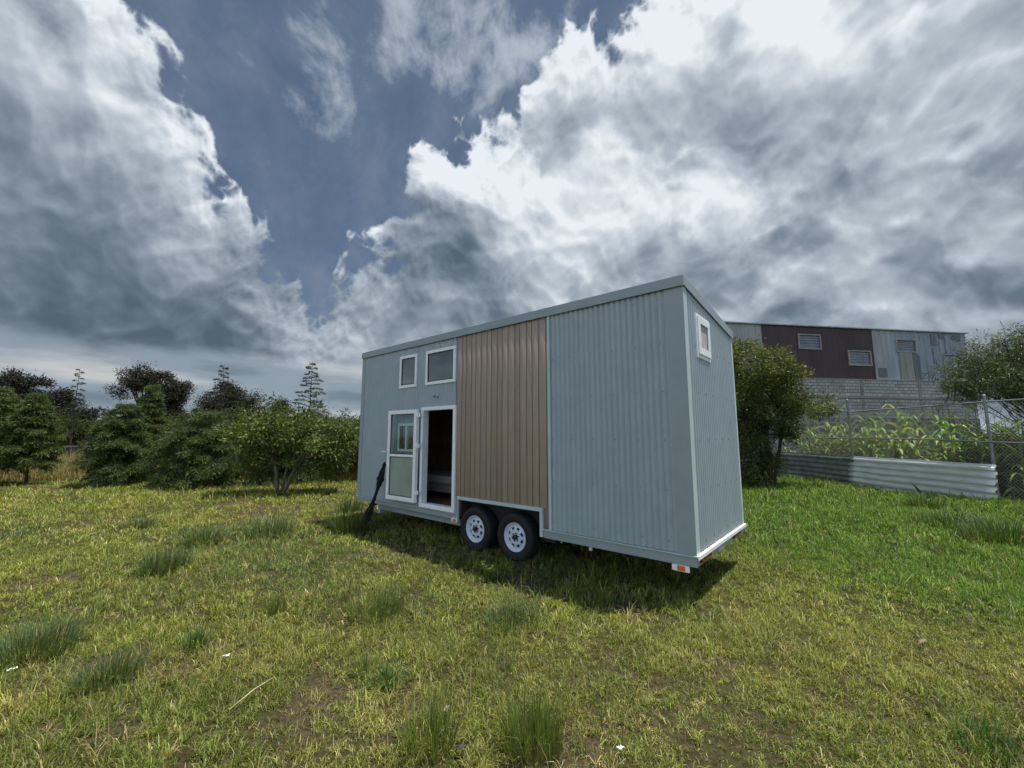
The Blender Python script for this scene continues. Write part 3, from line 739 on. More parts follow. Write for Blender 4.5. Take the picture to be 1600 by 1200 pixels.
def broad_tree(name, label, loc, lobes, nclus, nleaf, ll, lw, pal, trunks, cr=.30, droop=.25, m=None, bark=None, tip=None, group=None, cat='tree', shell=.55, limbw=.12):
    """lobes: (x,y,z,rx,ry,rz,weight) relative to the base; pal: list of colours; tip: colour used for the highest outer leaves"""
    root = empty(name, loc); tag(root, label, cat, group)
    Ls = np.array([l[:6] for l in lobes]); wt = np.array([l[6] if len(l) > 6 else l[3]*l[4]*l[5] for l in lobes], float); wt /= wt.sum()
    k = RNG.choice(len(lobes), nclus, p=wt); u = unit(nclus); r = shell+(1-shell)*RNG.random(nclus)**.6; r *= RNG.uniform(.82, 1.08, nclus)
    Cn = Ls[k, :3] + u*r[:, None]*Ls[k, 3:6]
    Cn = Cn[Cn[:, 2] > .12]; nclus = len(Cn)
    size = cr*RNG.uniform(.55, 1.35, nclus); bright = RNG.uniform(.75, 1.25, nclus)
    ci = RNG.choice(nclus, nleaf, p=(size**2)/(size**2).sum())
    off = RNG.normal(size=(nleaf, 3))*np.array([.5, .5, .38]); P = Cn[ci]+off*(.82*size[ci][:, None])
    ctr = (Ls[:, :3]*wt[:, None]).sum(0)
    D = nrm(off)+unit(nleaf)*.8+nrm(Cn[ci]-ctr)*.4; D[:, 2] -= droop
    pal = np.array(pal); C = pal[RNG.integers(0, len(pal), nleaf)]*bright[ci][:, None]*RNG.uniform(.75, 1.25, (nleaf, 1))
    if tip is not None:
        zz = Cn[ci][:, 2]; f = (RNG.random(nleaf) < .42*sstep(np.percentile(zz, 45), np.percentile(zz, 97), zz+RNG.normal(0, .2, nleaf)) * (RNG.random(nclus)[ci] < .55)); C = np.where(f[:, None], np.array(tip)*RNG.uniform(.7, 1.3, (nleaf, 1)), C)
    P[:, 2] = np.maximum(P[:, 2], .03)
    leaves('crown', P, D, ll*RNG.uniform(.6, 1.3, nleaf), lw*RNG.uniform(.6, 1.3, nleaf), C, root, m)
    b = MB()
    for (bx, by, tx, ty, tz, r0) in trunks:
        limb(b, (bx, by, -.08), (tx, ty, tz), r0, r0*.6, .08, 7, 8)
    sel = RNG.choice(nclus, min(nclus, 16+nclus//5), replace=False)
    T = [Vector((t[2], t[3], t[4])) for t in trunks]
    for s in sel:
        c = Vector(Cn[s]); j = min(range(len(T)), key=lambda q: (T[q]-c).length); r0 = trunks[j][5]*.42
        st = Vector((trunks[j][0], trunks[j][1], 0)).lerp(T[j], random.uniform(.6, 1.))
        limb(b, st, c, r0, .006, limbw, 6, 5, sag=.05)
    b.build('trunk', bark or M_bark, root)
    return root
def conifer(name, label, loc, H, R, pal, nbr=70, need=260, ln=.11, wd=.018, droop=.35, start=.08, bark=None, trunks=1, power=.8, m=None, group=None, cat='tree', up=.35, spread=1., tr=.05, lean=(0, 0)):
    root = empty(name, loc); tag(root, label, cat, group); b = MB(); PP = []; DD = []; BR = []
    for tnum in range(trunks):
        ox, oy = (random.uniform(-.07, .07), random.uniform(-.07, .07)) if tnum else (0, 0); Ht = H*(1 if tnum == 0 else random.uniform(.7, .9))
        top = Vector((ox*6+lean[0], oy*6+lean[1], Ht)); limb(b, (ox, oy, -.08), top, tr, .006, .02, 10, 7)
        if nbr > 55: nbr_ = int(nbr*1.9)
        else: nbr_ = nbr
        for k in range(nbr_//trunks):
            t = start+(1-start)*min(.99, max(0, (k+random.uniform(-6, 7)*(nbr > 55))/(nbr_/trunks)))
            if t > .985: continue
            az = k*2.4+random.uniform(-.4, .4); l = R*((1-t)**power*random.uniform(.5, 1.15)+.03)
            if t < start+.12: l *= .85
            p0 = Vector((ox, oy, 0)).lerp(top, t); upk = up*random.uniform(.2, 2.0)
            pts = [p0 + Vector((math.cos(az)*l*s, math.sin(az)*l*s, l*(upk*s - droop*s*s*1.3))) for s in (0, .33, .66, 1.)]
            b.tube(pts, [.014+.012*(1-t), .011, .007, .003], 4, cap=False)
            # sprays: needles on short side twigs, denser to the tip
            nn = int(need*(.35+l/R)); s = RNG.random(nn)**.7*.93+.07; seg = np.minimum((s*3).astype(int), 2); f = s*3-seg
            A = np.array([tuple(q) for q in pts]); base = A[seg]*(1-f[:, None])+A[seg+1]*f[:, None]
            dirb = nrm(A[seg+1]-A[seg]); side = np.cross(dirb, [0, 0, 1.]); side = nrm(side)*RNG.choice([-1, 1], nn)[:, None]
            tw = nrm(dirb*.75+side*RNG.uniform(.3, 1.1, (nn, 1))+RNG.normal(0, .12 if nbr < 55 else .32, (nn, 3))-np.array([0, 0, 0 if nbr < 55 else .25]))
            tl = RNG.random(nn)*(.10+.30*l*(1-s*.6))*spread
            P = base+tw*tl[:, None]; P[:, 2] -= tl**1.5*droop*.5
            PP.append(P); DD.append(nrm(tw+RNG.normal(0, .35, (nn, 3))+np.array([0, 0, -.15]))); BR.append(np.full(nn, random.uniform(.7, 1.3)))
    P = np.concatenate(PP); D = np.concatenate(DD); B = np.concatenate(BR); n = len(P); pal = np.array(pal)
    k = P[:, 2] > .04; P, D, B = P[k], D[k], B[k]; n = len(P)
    C = pal[RNG.integers(0, len(pal), n)]*B[:, None]*RNG.uniform(.75, 1.25, (n, 1))
    leaves('crown', P, D, ln*RNG.uniform(.6, 1.3, n), wd, C, root, m); b.build('trunk', bark or M_bark_dark, root)
    return root
OLIVE = [(.060, .085, .022), (.045, .070, .020), (.085, .105, .028)]
DKGREEN = [(.045, .080, .022), (.060, .100, .028), (.080, .118, .034)]
YGREEN = [(.115, .150, .030), (.080, .115, .026), (.060, .090, .022), (.15, .17, .045)]
DARK = [(.020, .024, .015), (.030, .032, .018), (.036, .032, .021)]
PINE = [(.090, .130, .034), (.12, .155, .042), (.062, .095, .028)]

# line of young trees on the left
G_ = 'young conifers along the field edge'
conifer('young_conifer', 'feathery young conifer at the left edge of the row', (-19.1, 15.4, 0), 3.6, 1.35, PINE, 120, 330, start=.18, trunks=1, group=G_, power=.6)
conifer('young_conifer', 'loose olive conifer with thin bare trunk, left of the yellow grass gap', (-17.75, 15.4, 0), 3.4, 1.0, PINE, 120, 300, start=.22, group=G_, power=.6)
conifer('young_conifer', 'broad dark conifer with drooping skirts, right of the yellow grass gap', (-14.5, 15.5, 0), 3.0, 1.3, DKGREEN+PINE[:1], 120, 380, start=.14, trunks=2, power=.5, group=G_)
conifer('young_conifer', 'slim pale tipped conifer rising behind the broad dark one', (-14.5, 16.6, 0), 3.9, .85, PINE, 70, 260, start=.25, group=G_, power=.6)
conifer('dense_conifer', 'wide dark bushy conifer touching the ground beside the fruit tree', (-11.3, 15.2, 0), 2.75, 1.65, DKGREEN+PINE, 160, 420, start=.03, trunks=3, power=.40, group=G_)
conifer('dense_conifer', 'dark conifer mass directly behind the fruit tree', (-8.6, 16.4, 0), 2.5, 1.7, DKGREEN+PINE, 120, 360, start=.03, trunks=3, power=.45, group=G_)
broad_tree('fruit_tree', 'low spreading fruit tree with forked grey trunk and bright yellow green leaves', (-7.2, 13.1, 0),
           [(0, 0, 1.95, 1.6, 1.2, .6), (1.1, .1, 1.75, 1.1, 1.0, .65), (-.8, 0, 1.85, .9, .9, .55), (1.75, .2, 1.25, .5, .6, .6), (.3, 0, 2.45, .5, .5, .3), (-.45, 0, 2.6, .16, .2, .45), (-.7, .3, 1.0, .9, .7, .5), (1.1, .4, .9, .8, .7, .45), (.9, 0, 2.4, .2, .2, .35), (1.6, .1, 2.1, .2, .2, .3)],
           170, 15500, .115, .052, YGREEN, [(-.05, 0, -.35, .1, 1.35, .07), (.08, 0, .8, -.1, 1.2, .055), (0, .1, .15, .3, 1.5, .05)], .30, .45)
broad_tree('shrub', 'leafy green shrub behind the far corner of the tiny house', (-6.7, 17.4, 0), [(0, 0, 1.3, 1.6, 1., 1.1), (1.2, 0, 1.1, 1.2, .8, 1.0)], 90, 11000, .12, .05, YGREEN+OLIVE, [(0, 0, .1, 0, 1.1, .05)], .35, cat='shrub')
broad_tree('shrub', 'brownish green shrub by the stone wall left of the wide bushy conifer', (-25.5, 31, 0), [(0, 0, 1.5, 2.0, 1.2, 1.3)], 60, 7000, .18, .07, OLIVE+[(.14, .11, .045)], [(0, 0, .1, 0, 1.1, .05)], .35, cat='shrub')
# tall sparse conifers
def sparse(loc, H, R, label, nbr=42):
    return conifer('sparse_conifer', label, loc, H, R, [(.050, .062, .030), (.040, .045, .026)], nbr, 150, ln=.13, wd=.018, droop=.22, start=.42, power=.8, up=.30, spread=.55, tr=.05, group='tall thin conifers')
sparse((-9.8, 20.0, 0), 5.45, 1.5, 'tall thin see-through conifer rising right of the fruit tree')
sparse((-15.9, 22.5, 0), 5.7, 1.5, 'thin bare topped conifer rising above the dark round tree', 34)
sparse((-27.0, 25.5, 0), 6.0, 1.1, 'spindly conifer tip rising above the dark tree mass at the left', 26)
# far dark trees
broad_tree('dark_tree', 'huge dark spreading tree at the left edge of the field', (-57, 45, 0),
           [(-4, 0, 6.7, 6, 4, 2.6), (2.2, 0, 6.5, 4.2, 3, 2.3), (6.8, 0, 5.2, 3.0, 2.5, 1.8), (-9, 0, 6.5, 5, 4, 2.6), (10.8, -1, 4.0, 2.2, 2, 1.2)], 420, 80000, .24, .12, DARK, [(0, 0, 1, 0, 5, .4), (.25, 0, 7, 0, 4, .25), (-.25, 0, -6, 0, 5, .3), (.35, 0, 10, 0, 3.2, .2)], .72, m=M_leaf_dark, bark=M_bark_dark, shell=.35)
broad_tree('dark_tree', 'dark billowing eucalyptus with ragged top behind the left conifers', (-36.0, 40, 0),
           [(-.6, 0, 7.4, 1.5, 1.3, 1.3), (1.3, 0, 6.8, 1.4, 1.2, 1.3), (3.2, 0, 6.0, 1.3, 1.2, 1.3), (-2.4, 0, 6.1, .9, .9, .7), (1.4, 0, 4.4, 1.8, 1.4, 1.2), (2.9, 0, 3.7, 1.2, 1.2, .9)], 130, 34000, .17, .075, [(.036, .040, .024), (.050, .042, .030), (.030, .036, .022)], [(0, 0, .4, 0, 5, .22), (.3, 0, 2.6, 0, 5, .16)], .62, m=M_leaf_dark, bark=M_bark_dark, shell=.3)
broad_tree('dark_tree', 'dark rounded tree below the bare topped conifer', (-26.6, 38, 0),
           [(.3, 0, 5.0, 1.5, 1.3, 1.2), (-1.4, 0, 4.6, 1.0, 1, .9), (1.6, 0, 4.3, 1.2, 1.2, .8), (.2, 0, 5.9, .7, .7, .6), (0, 0, 3.4, 2.2, 1.5, 1.)], 110, 26000, .16, .075, [(.030, .036, .020), (.042, .038, .024)], [(0, 0, .2, 0, 4, .2)], .7, m=M_leaf_dark, bark=M_bark_dark, shell=.3)
broad_tree('dark_tree', 'small dark round topped tree between the rounded tree and the thin conifer', (-22.6, 37, 0), [(-1.0, 0, 4.6, .8, .8, .7), (0, 0, 3.4, 1.8, 1.2, 1.1), (1.9, 0, 4.2, .75, .8, .8)], 70, 12000, .16, .075, [(.030, .036, .020), (.044, .038, .026)], [(0, 0, .2, 0, 3, .15)], .6, m=M_leaf_dark, bark=M_bark_dark, shell=.3)
for i, (x, y, s, lb) in enumerate([(-48, 43, 1.15, 'low olive hedge tree in front of the huge dark tree'), (-30, 34, 1.0, 'low olive tree under the dark billowing eucalyptus'), (-19, 31, 1.05, 'low olive tree far behind the fruit tree'), (-11.5, 27, .95, 'low olive tree glimpsed beside the far end of the tiny house'), (-40, 36, .9, 'low grey green tree behind the stone wall gap')]):
    broad_tree('hedge_tree', lb, (x, y, 0), [(0, 0, 2.4*s, 4.2*s, 1.4, 1.2*s), (3.*s, 0, 2.0*s, 2.6, 1.2, 1.1)], 120, 22000, .16, .06, OLIVE+[(.05, .05, .02)], [(0, 0, .2, 0, 1.9, .1)], .6, shell=.3, group='low trees along the far wall')
# tree behind the right corner of the house
broad_tree('ash_tree', 'dense rounded tree with rusty yellow new growth behind the near corner of the house', (9.35, 15.2, 0),
           [(-.7, 0, 4.2, 1.35, 1.3, 1.1), (.3, 0, 3.9, 1.1, 1.2, .95), (1.25, 0, 3.0, .95, .95, .65), (.7, 0, 3.2, .9, 1.1, .8), (-1.2, 0, 2.8, 1.2, 1.2, 1.2), (0, 0, 2.5, 1.1, 1.2, .8), (-1.0, 0, 1.2, 1.2, 1.0, 1.1), (-.3, .1, 1.2, .75, .8, 1.0), (-1.0, -.2, .5, .9, .8, .5)],
           260, 52000, .125, .036, [(.070, .098, .026), (.090, .120, .032), (.048, .070, .022), (.135, .155, .044)], [(0, 0, -.1, 0, 2.4, .10), (.1, .1, .6, 0, 2.4, .07), (-.1, 0, -.9, 0, 2.2, .08)], .36, .35, tip=(.26, .24, .06), bark=M_bark_dark, shell=.68)
# feathery tree on the right
broad_tree('pepper_tree', 'fine leaved feathery tree spreading over the fence at the right edge', (15.6, 11.6, 0),
           [(-.4, 0, 4.0, 1.5, 1.2, 1.0), (-1.5, 0, 3.8, 1.0, 1., .85), (.9, 0, 4.2, 1.5, 1.2, 1.1), (-1.7, 0, 3.05, 1.2, .9, .55), (.3, 0, 2.9, 1.6, 1.2, .65), (-2.5, 0, 3.6, .75, .6, .65), (-2.85, 0, 3.05, .55, .5, .5), (-.9, 0, 4.8, .5, .5, .35), (-2.2, 0, 4.2, .35, .4, .3)],
           300, 42000, .115, .021, [(.085, .115, .045), (.11, .145, .055), (.06, .085, .034)], [(0, 0, -.2, 0, 2.3, .09), (.2, .1, .8, 0, 2.5, .08), (0, 0, -1.0, 0, 2.4, .05)], .30, .5, bark=M_bark_dark, shell=.3, limbw=.2)
broad_tree('shrub', 'low leafy shrub behind the fence under the feathery tree', (15.4, 13.0, 0), [(0, 0, 1.0, 1.3, 1.2, .9), (1.4, 0, 1.1, 1.2, 1.1, .9)], 90, 9000, .16, .035, YGREEN+OLIVE, [(0, 0, .1, 0, .9, .04)], .35, cat='shrub')

# ------------------------------------------------------------------ warehouse
wh = empty('warehouse', (14.05, 25.98, 0), math.atan2(2.88, 18.3)); tag(wh, 'large shed of brown and grey corrugated sheet above a grey block wall', 'warehouse')
WHM = Matrix.Rotation(math.atan2(2.88, 18.3), 4, 'Z'); WD = WHM @ Vector((1, 0, 0)); WN = WHM @ Vector((0, 1, 0)); W0 = Vector((14.05, 25.98, 0)); C0 = Vector((0, 0, CAM_H))
def whuv(px, py):
    d = ray(px, py); t = (W0-C0).dot(WN)/d.dot(WN); P = C0+d*t; return (P-W0).dot(WD), P.z
U1 = 18.53; ZM = 5.5; ZR = 9.0
def sheet_mat(name, c, rust=0., rough=.5, metal=0.):
    m = bpy.data.materials.new(name); m.use_nodes = True; t = NT(m.node_tree); b = m.node_tree.nodes['Principled BSDF']
    tc = t.n('ShaderNodeTexCoord'); P = V(t, tc.outputs['Object']); x, y, z = t.sep(P)
    st = t.noise(t.xyz(x*2.5, y, z*.25), 1.6, 6, .65)
    cc = t.mix(t.ss(st, .3, .7), tuple(v*.78 for v in c), tuple(v*1.18 for v in c))
    if rust:
        st2 = t.noise(t.xyz(x*3.2, y, z*.35), 1., 7, .7)
        cc = t.mix(t.ss(st2, .52, .66, 0., rust), cc, (.07, .07, .075))
    t.put(b.inputs['Base Color'], cc); b.inputs['Roughness'].default_value = rough; b.inputs['Metallic'].default_value = metal
    return m
S_pale = sheet_mat('pale_grey_sheet', (.34, .345, .33)); S_brown = sheet_mat('maroon_sheet', (.046, .021, .018))
S_galv = sheet_mat('weathered_zinc_sheet', (.27, .30, .34), .85); S_galv2 = sheet_mat('dull_zinc_sheet', (.33, .36, .385), .35); S_olive = sheet_mat('olive_grey_sheet', (.26, .265, .22)); S_dk = sheet_mat('dark_zinc_sheet', (.13, .14, .15), .3)
holes = []
wins = []
for (a, b_, c, d_) in ((1246, 522.5, 1282, 546), (1324, 548, 1361, 571.5), (1398, 530.5, 1431, 551), (1472, 554, 1500, 582)):
    u0, z1 = whuv(a, b_); u1, z0 = whuv(b_ if False else c, d_); wins.append((u0, u1, z0, z1)); holes.append((u0, u1, z0, z1))
def whsheet(u0, u1, z0, z1, m, off=0., name='wall_sheet'):
    mb = MB()
    for c in cells(u0, u1, z0, z1, holes): 
        n = max(2, int((c[1]-c[0])/.19*4)); vs = []
        for i in range(n+1):
            a = c[0]+(c[1]-c[0])*i/n; dd = .035*abs(((a/.19) % 1.)*2-1)
            vs += [(a, off-dd, c[2]), (a, off-dd, c[3])]
        mb.add(vs, [(2*i, 2*i+2, 2*i+3, 2*i+1) for i in range(n)])
    return mb.build(name, m, wh)
ub = [whuv(1188.5, 509)[0], whuv(1361, 516)[0], whuv(1382, 517)[0], whuv(1412, 519)[0]]
whsheet(-6, ub[0], ZM, ZR, S_pale); whsheet(ub[0]+.01, ub[1], ZM, ZR, S_brown); whsheet(ub[1]+.01, ub[2], ZM, ZR, S_pale)
whsheet(ub[2]+.01, ub[2]+1.0, ZM, ZR, S_galv2); whsheet(ub[2]+1.01, ub[3]+1.6, ZM, ZR, S_galv); whsheet(ub[3]+1.61, U1, ZM, ZR, S_galv)
u0 = whuv(1404, 560)[0]; u1 = whuv(1425, 560)[0]; u2 = whuv(1436, 560)[0]
whsheet(u0, u1, ZM+.03, wins[2][2]-.15, S_olive, -.05); whsheet(u1+.02, u2, ZM+.03, wins[2][2]-.15, S_dk, -.05)
u0, zz1 = whuv(1372, 575); u1, zz0 = whuv(1386, 592)
whsheet(u0, u1, zz0+.1, zz1, S_dk, -.05)
for q in ((1452, 522, 1462, 540), (1484, 524, 1500, 532), (1466, 522, 1474, 530)):
    a, z1 = whuv(q[0], q[1]); b_, z0 = whuv(q[2], q[3]); whsheet(a, b_, z0, min(z1, ZR-.1), S_dk, -.04, 'patch_sheet')
M_whglass = mat('dusty_louvre_glass', (.10, .12, .14), .25, 0, .3, 2.)
M_whframe = mat('rusty_white_frame', (.32, .29, .27), .6, 0, .2, 3)
for (u0, u1, z0, z1) in wins:
    b = MB(); f = .045
    b.box(u0-.03, u1+.03, -.09, .05, z0-.03, z0+f); b.box(u0-.03, u1+.03, -.09, .05, z1-f, z1+.03); b.box(u0-.03, u0+f, -.0895, .05, z0+f, z1-f); b.box(u1-f, u1+.03, -.0895, .05, z0+f, z1-f)
    w = b.build('window', M_whframe, wh)
    b = MB(); n = 5
    for i in range(n):
        za = z0+f+(z1-z0-2*f)*i/n; zb = z0+f+(z1-z0-2*f)*(i+1)/n
        b.add([(u0+f, -.03, za), (u1-f, -.03, za), (u1-f, .0, zb), (u0+f, .0, zb)], [(0, 1, 2, 3)])
    b.build('louvre_glass', M_whglass, w)
def masonry(name, brick, mortar, sx, sy, stone=False):
    m = bpy.data.materials.new(name); m.use_nodes = True; t = NT(m.node_tree); b = m.node_tree.nodes['Principled BSDF']
    tc = t.n('ShaderNodeTexCoord'); P = V(t, tc.outputs['Object']); x, y, z = t.sep(P); q = t.xyz(x, z, 0.)
    bn = t.n('ShaderNodeBump'); bn.inputs['Strength'].default_value = .8; bn.inputs['Distance'].default_value = .03
    if stone:
        v = t.n('ShaderNodeTexVoronoi', feature='DISTANCE_TO_EDGE'); t.put(v.inputs['Vector'], q); v.inputs['Scale'].default_value = sx
        v2 = t.n('ShaderNodeTexVoronoi'); t.put(v2.inputs['Vector'], q); v2.inputs['Scale'].default_value = sx
        cellr = t.sep(V(t, v2.outputs['Color']))[0]
        f = t.ss(V(t, v.outputs['Distance']), .05, .11); c = t.mix(cellr, tuple(k*.6 for k in brick), tuple(k*1.5 for k in brick)); c = t.mix(f, mortar, c)
    else:
        br = t.n('ShaderNodeTexBrick'); t.put(br.inputs['Vector'], q); br.inputs['Scale'].default_value = 1.; br.inputs['Brick Width'].default_value = sx; br.inputs['Row Height'].default_value = sy
        br.inputs['Mortar Size'].default_value = .02; br.inputs['Color1'].default_value = (*[k*.82 for k in brick], 1); br.inputs['Color2'].default_value = (*[min(1, k*1.15) for k in brick], 1); br.inputs['Mortar'].default_value = (*mortar, 1)
        c = V(t, br.outputs['Color']); f = 1-V(t, br.outputs['Fac'])
    st = t.noise(t.xyz(x*.7, z*.35, 0.), 1.3, 7, .65); c = t.mix(t.ss(st, .45, .72, 0., .55), c, tuple(k*.45 for k in brick))
    t.put(b.inputs['Base Color'], c); b.inputs['Roughness'].default_value = .9; t.put(bn.inputs['Height'], f + t.noise(P, 22., 4, .6)*.3); t.t.links.new(bn.outputs[0], b.inputs['Normal'])
    return m
M_block = masonry('grey_block', (.41, .40, .37), (.17, .165, .155), .42, .21)
M_stone = masonry('dark_rubble_stone', (.075, .075, .085), (.22, .22, .225), 2.4, 0, True)
M_render = mat('grey_cement_render', (.22, .215, .205), .9, 0, .25, 1.3, .5, 12)
mb = MB(); mb.box(-6, U1, -.14, .1, 4.35, ZM-.002); mb.build('block_wall', M_block, wh)
mb = MB(); mb.box(-6, U1, -.145, .1, 2.95, 4.347); mb.build('block_wall', M_block, wh)
mb = MB(); mb.box(-6, U1, -.19, .1, -.2, 2.947); mb.build('stone_base', M_stone, wh)
mb = MB(); mb.box(-6, U1+.1, -.19, .1, 4.25, 4.42); mb.box(-6, U1+.1, -.17, .12, ZM-.06, ZM+.04)
for u in (4.6, 9.2, 13.8): mb.box(u, u+.2, -.172, .1, 2.96, 4.249); mb.box(u, u+.2, -.172, .1, 4.421, ZM-.061)
mb.build('concrete_beam', M_render, wh)
mb = MB(); mb.box(-6, U1, .1, 12, 0, ZM); mb.box(-6, U1-.02, .05, 12, ZM+.001, ZR-.02); mb.build('shed_body', S_dk, wh)
mb = MB(); mb.box(-6.1, U1+.15, -.16, 12.1, ZR, ZR+.07); mb.build('roof', S_galv2, wh)

# ------------------------------------------------------------------ chain-link fence with corrugated skirting sheets
M_galv = mat('galvanised_pipe', (.26, .27, .275), .45, .3, .15, 5)
def zinc_skirt():
    m = bpy.data.materials.new('bright_zinc_sheet'); m.use_nodes = True; t = NT(m.node_tree); b = m.node_tree.nodes['Principled BSDF']
    tc = t.n('ShaderNodeTexCoord'); P = V(t, tc.outputs['Object'])
    f = t.noise(t.vmath('MULTIPLY', P, (1., .8, 5.)), 2.2, 6, .6)
    t.put(b.inputs['Base Color'], t.mix(t.ss(f, .35, .7), (.82, .86, .87), (.62, .66, .66))); b.inputs['Metallic'].default_value = .35; t.put(b.inputs['Roughness'], t.ss(f, .2, .8, .28, .5))
    return m
M_skirt = zinc_skirt()
FX = 12.45
fence = empty('chain_link_fence', (FX, 0, 0)); tag(fence, 'tall galvanised chain-link fence running back beside the shed plot', 'fence')
ys_ = [7.4, 10.85, 15.3, 19.9]
for i, y in enumerate(ys_):
    b = MB(); zt = 3.12 if i == 2 else 2.85; b.tube([(0, y, -.2), (0, y, zt)], .032, 10); b.tube([(0, y, zt), (0, y, zt+.03)], [.038, .015], 10); b.build('post', M_galv, fence)
b = MB(); b.tube([(0, 7.4, 2.66), (0, 10.85, 2.68), (0, 15.3, 2.66), (0, 19.9, 2.62)], .021, 8); b.build('top_rail', M_galv, fence)
b = MB(); b.tube([(-.01, 7.4, 1.63), (-.01, 8.6, 1.60), (-.01, 10.85, 1.63), (-.01, 12.6, 1.69), (-.01, 15.3, 1.71), (-.01, 19.9, 1.70)], .021, 8); b.build('middle_rail', M_galv, fence)
vs = []; y0, y1, z0, z1 = 7.4, 19.9, .02, 2.64; s = .088; r = .0033
def wire(pa, pb):
    d = (pb-pa).normalized(); n1 = Vector((1, 0, 0)); n2 = d.cross(n1)
    o = len(vs)//1
    for p in (pa, pb):
        for k in range(3):
            q = 2*PI*k/3; vs.append(p+n1*r*math.cos(q)+n2*r*math.sin(q))
Hh = z1-z0; k = -int(Hh/s)-1
while y0+k*s*1.0 < y1+Hh:
    for sg in (1, -1):
        # line y = c + sg*(z-z0)
        c = y0+k*s if sg == 1 else y0+k*s+Hh*0+Hh*1.0
        za = z0; zb = z1
        ya = c; yb = c+sg*Hh
        # clip
        def clip(ya, za, yb, zb):
            pts = []
            for (p, q, a, b_) in ((ya, za, yb, zb), (yb, zb, ya, za)):
                if p < y0: tt = (y0-p)/(a-p) if a != p else 2
                elif p > y1: tt = (y1-p)/(a-p) if a != p else 2
                else: tt = 0
                if not 0 <= tt <= 1: return None
                pts.append((p+(a-p)*tt, q+(b_-q)*tt))
            return pts
        cl = clip(ya, za, yb, zb)
        if cl and abs(cl[0][0]-cl[1][0]) > .02:
            off = .012*sg*.3
            wire(Vector((off, cl[0][0], cl[0][1])), Vector((off, cl[1][0], cl[1][1])))
    k += 1
nw = len(vs)//6
q = np.concatenate([np.array([[0, 1, 4, 3], [1, 2, 5, 4], [2, 0, 3, 5]])+6*i for i in range(nw)])
np_mesh('chain_link', np.array([tuple(v) for v in vs]), q, mat('dull_wire', (.30, .31, .31), .55, .2), None, fence)
M_skirt_shade = mat('zinc_sheet_shade_tone', (.22, .25, .245), .5, .3, .3, 3)  # same zinc as the bright sheet, tree shade put into its colour
def skirt(y0, y1, label, x=FX-.09, tilt=0., bow=.0, ztop=1.06, zbot=.02):
    rows = 72; cols = 20; mb = MB(); vs = []
    for j in range(cols+1):
        y = y0+(y1-y0)*j/cols
        for i in range(rows+1):
            t = i/rows; zz = zbot+(ztop-zbot)*t
            ph = (t*5.5+.1) % 1.; prof = min(1., max(0., (abs(ph-.5)*2-.38)/.24))
            vs.append((x-.055*prof - bow*math.sin(j/cols*PI)*math.sin(t*PI) + tilt*(t-.5), y+.012*math.sin(t*9+y0), zz + .012*math.sin(j*.5+y0)*(1-t)))
    mb.add(vs, [(j*(rows+1)+i, (j+1)*(rows+1)+i, (j+1)*(rows+1)+i+1, j*(rows+1)+i+1) for j in range(cols) for i in range(rows)], 0, True)
    o = mb.build('metal_sheet', M_skirt_shade if y0 > 13 else M_skirt); s_ = o.modifiers.new('thick', 'SOLIDIFY'); s_.thickness = .002
    tag(o, label, 'metal sheet', 'corrugated sheets along the fence foot'); return o
skirt(15.15, 19.6, 'shade-coloured corrugated sheet along the fence foot, half behind the tree', tilt=-.03)
skirt(10.72, 15.35, 'bright silver corrugated sheet along the fence foot at the right', x=FX-.125, tilt=.10, bow=.03)
# corn behind the fence
def corn(x, y, H, seed, label, yel=.2):
    r = random.Random(seed); root = empty('corn_plant', (x, y, 0), r.uniform(0, 6)); tag(root, label, 'corn plant', 'corn plants behind the fence')
    b = MB(); b.tube([(0, 0, -.05), (.02, 0, H*.5), (r.uniform(-.06, .06), .02, H)], [.016, .012, .006], 6)
    for k in range(7): a = k*.9; b.tube([(0, 0, H*.97), (.10*math.cos(a), .10*math.sin(a), H+.16)], [.004, .003], 3)
    b.build('stem', mat('corn_stem', (.13, .15, .05), .7) if 'corn_stem' not in bpy.data.materials else bpy.data.materials['corn_stem'], root)
    V_ = []; Q = []; C = []
    for k in range(11):
        z0 = H*(.06+.078*k); a = k*PI+r.uniform(-.5, .5)+.4*k; ln = r.uniform(.6, .95); w = r.uniform(.07, .11); rise = r.uniform(.8, 1.35)
        c = np.array((.17, .31, .035) if r.random() > yel else (.56, .58, .03))*r.uniform(.7, 1.2); dv = Vector((math.cos(a), math.sin(a), 0)); sd = Vector((-math.sin(a), math.cos(a), 0)); n = 7; o = len(V_)
        for i in range(n+1):
            t = i/n; p = dv*ln*t*.8+Vector((0, 0, z0+ln*(rise*t-1.15*t*t))); hw = w*.5*(1-t**2.2)*(.5+min(1, t*4)*.5)+.002
            V_ += [tuple(p+sd*hw+Vector((0, 0, .012))), tuple(p), tuple(p-sd*hw+Vector((0, 0, .012)))]; C += [c]*3
        for i in range(n): Q += [(o+3*i, o+3*i+3, o+3*i+4, o+3*i+1), (o+3*i+1, o+3*i+4, o+3*i+5, o+3*i+2)]
    np_mesh('leaves', np.array(V_), np.array(Q), M_leaf, np.array(C), root)
broad_tree('shrub', 'dark green weedy shrub among the corn behind the fence', (14.6, 17.5, 0), [(0, 0, .8, 1.6, 1.6, .8), (.2, -2.4, .7, 1.2, 1.4, .75), (.3, 2.2, .8, 1.3, 1.5, .8)], 120, 14000, .17, .05, YGREEN+OLIVE, [(0, 0, .1, 0, .9, .04)], .4, cat='shrub')
broad_tree('shrub', 'low green weedy shrub between fence corner post and corn', (14.2, 12.2, 0), [(0, 0, .7, 1.0, 1.4, .75), (.3, -1.9, .7, .9, 1.2, .7)], 80, 9000, .15, .04, YGREEN+OLIVE, [(0, 0, .1, 0, .8, .03)], .35, cat='shrub')
rr = random.Random(3); k = 0
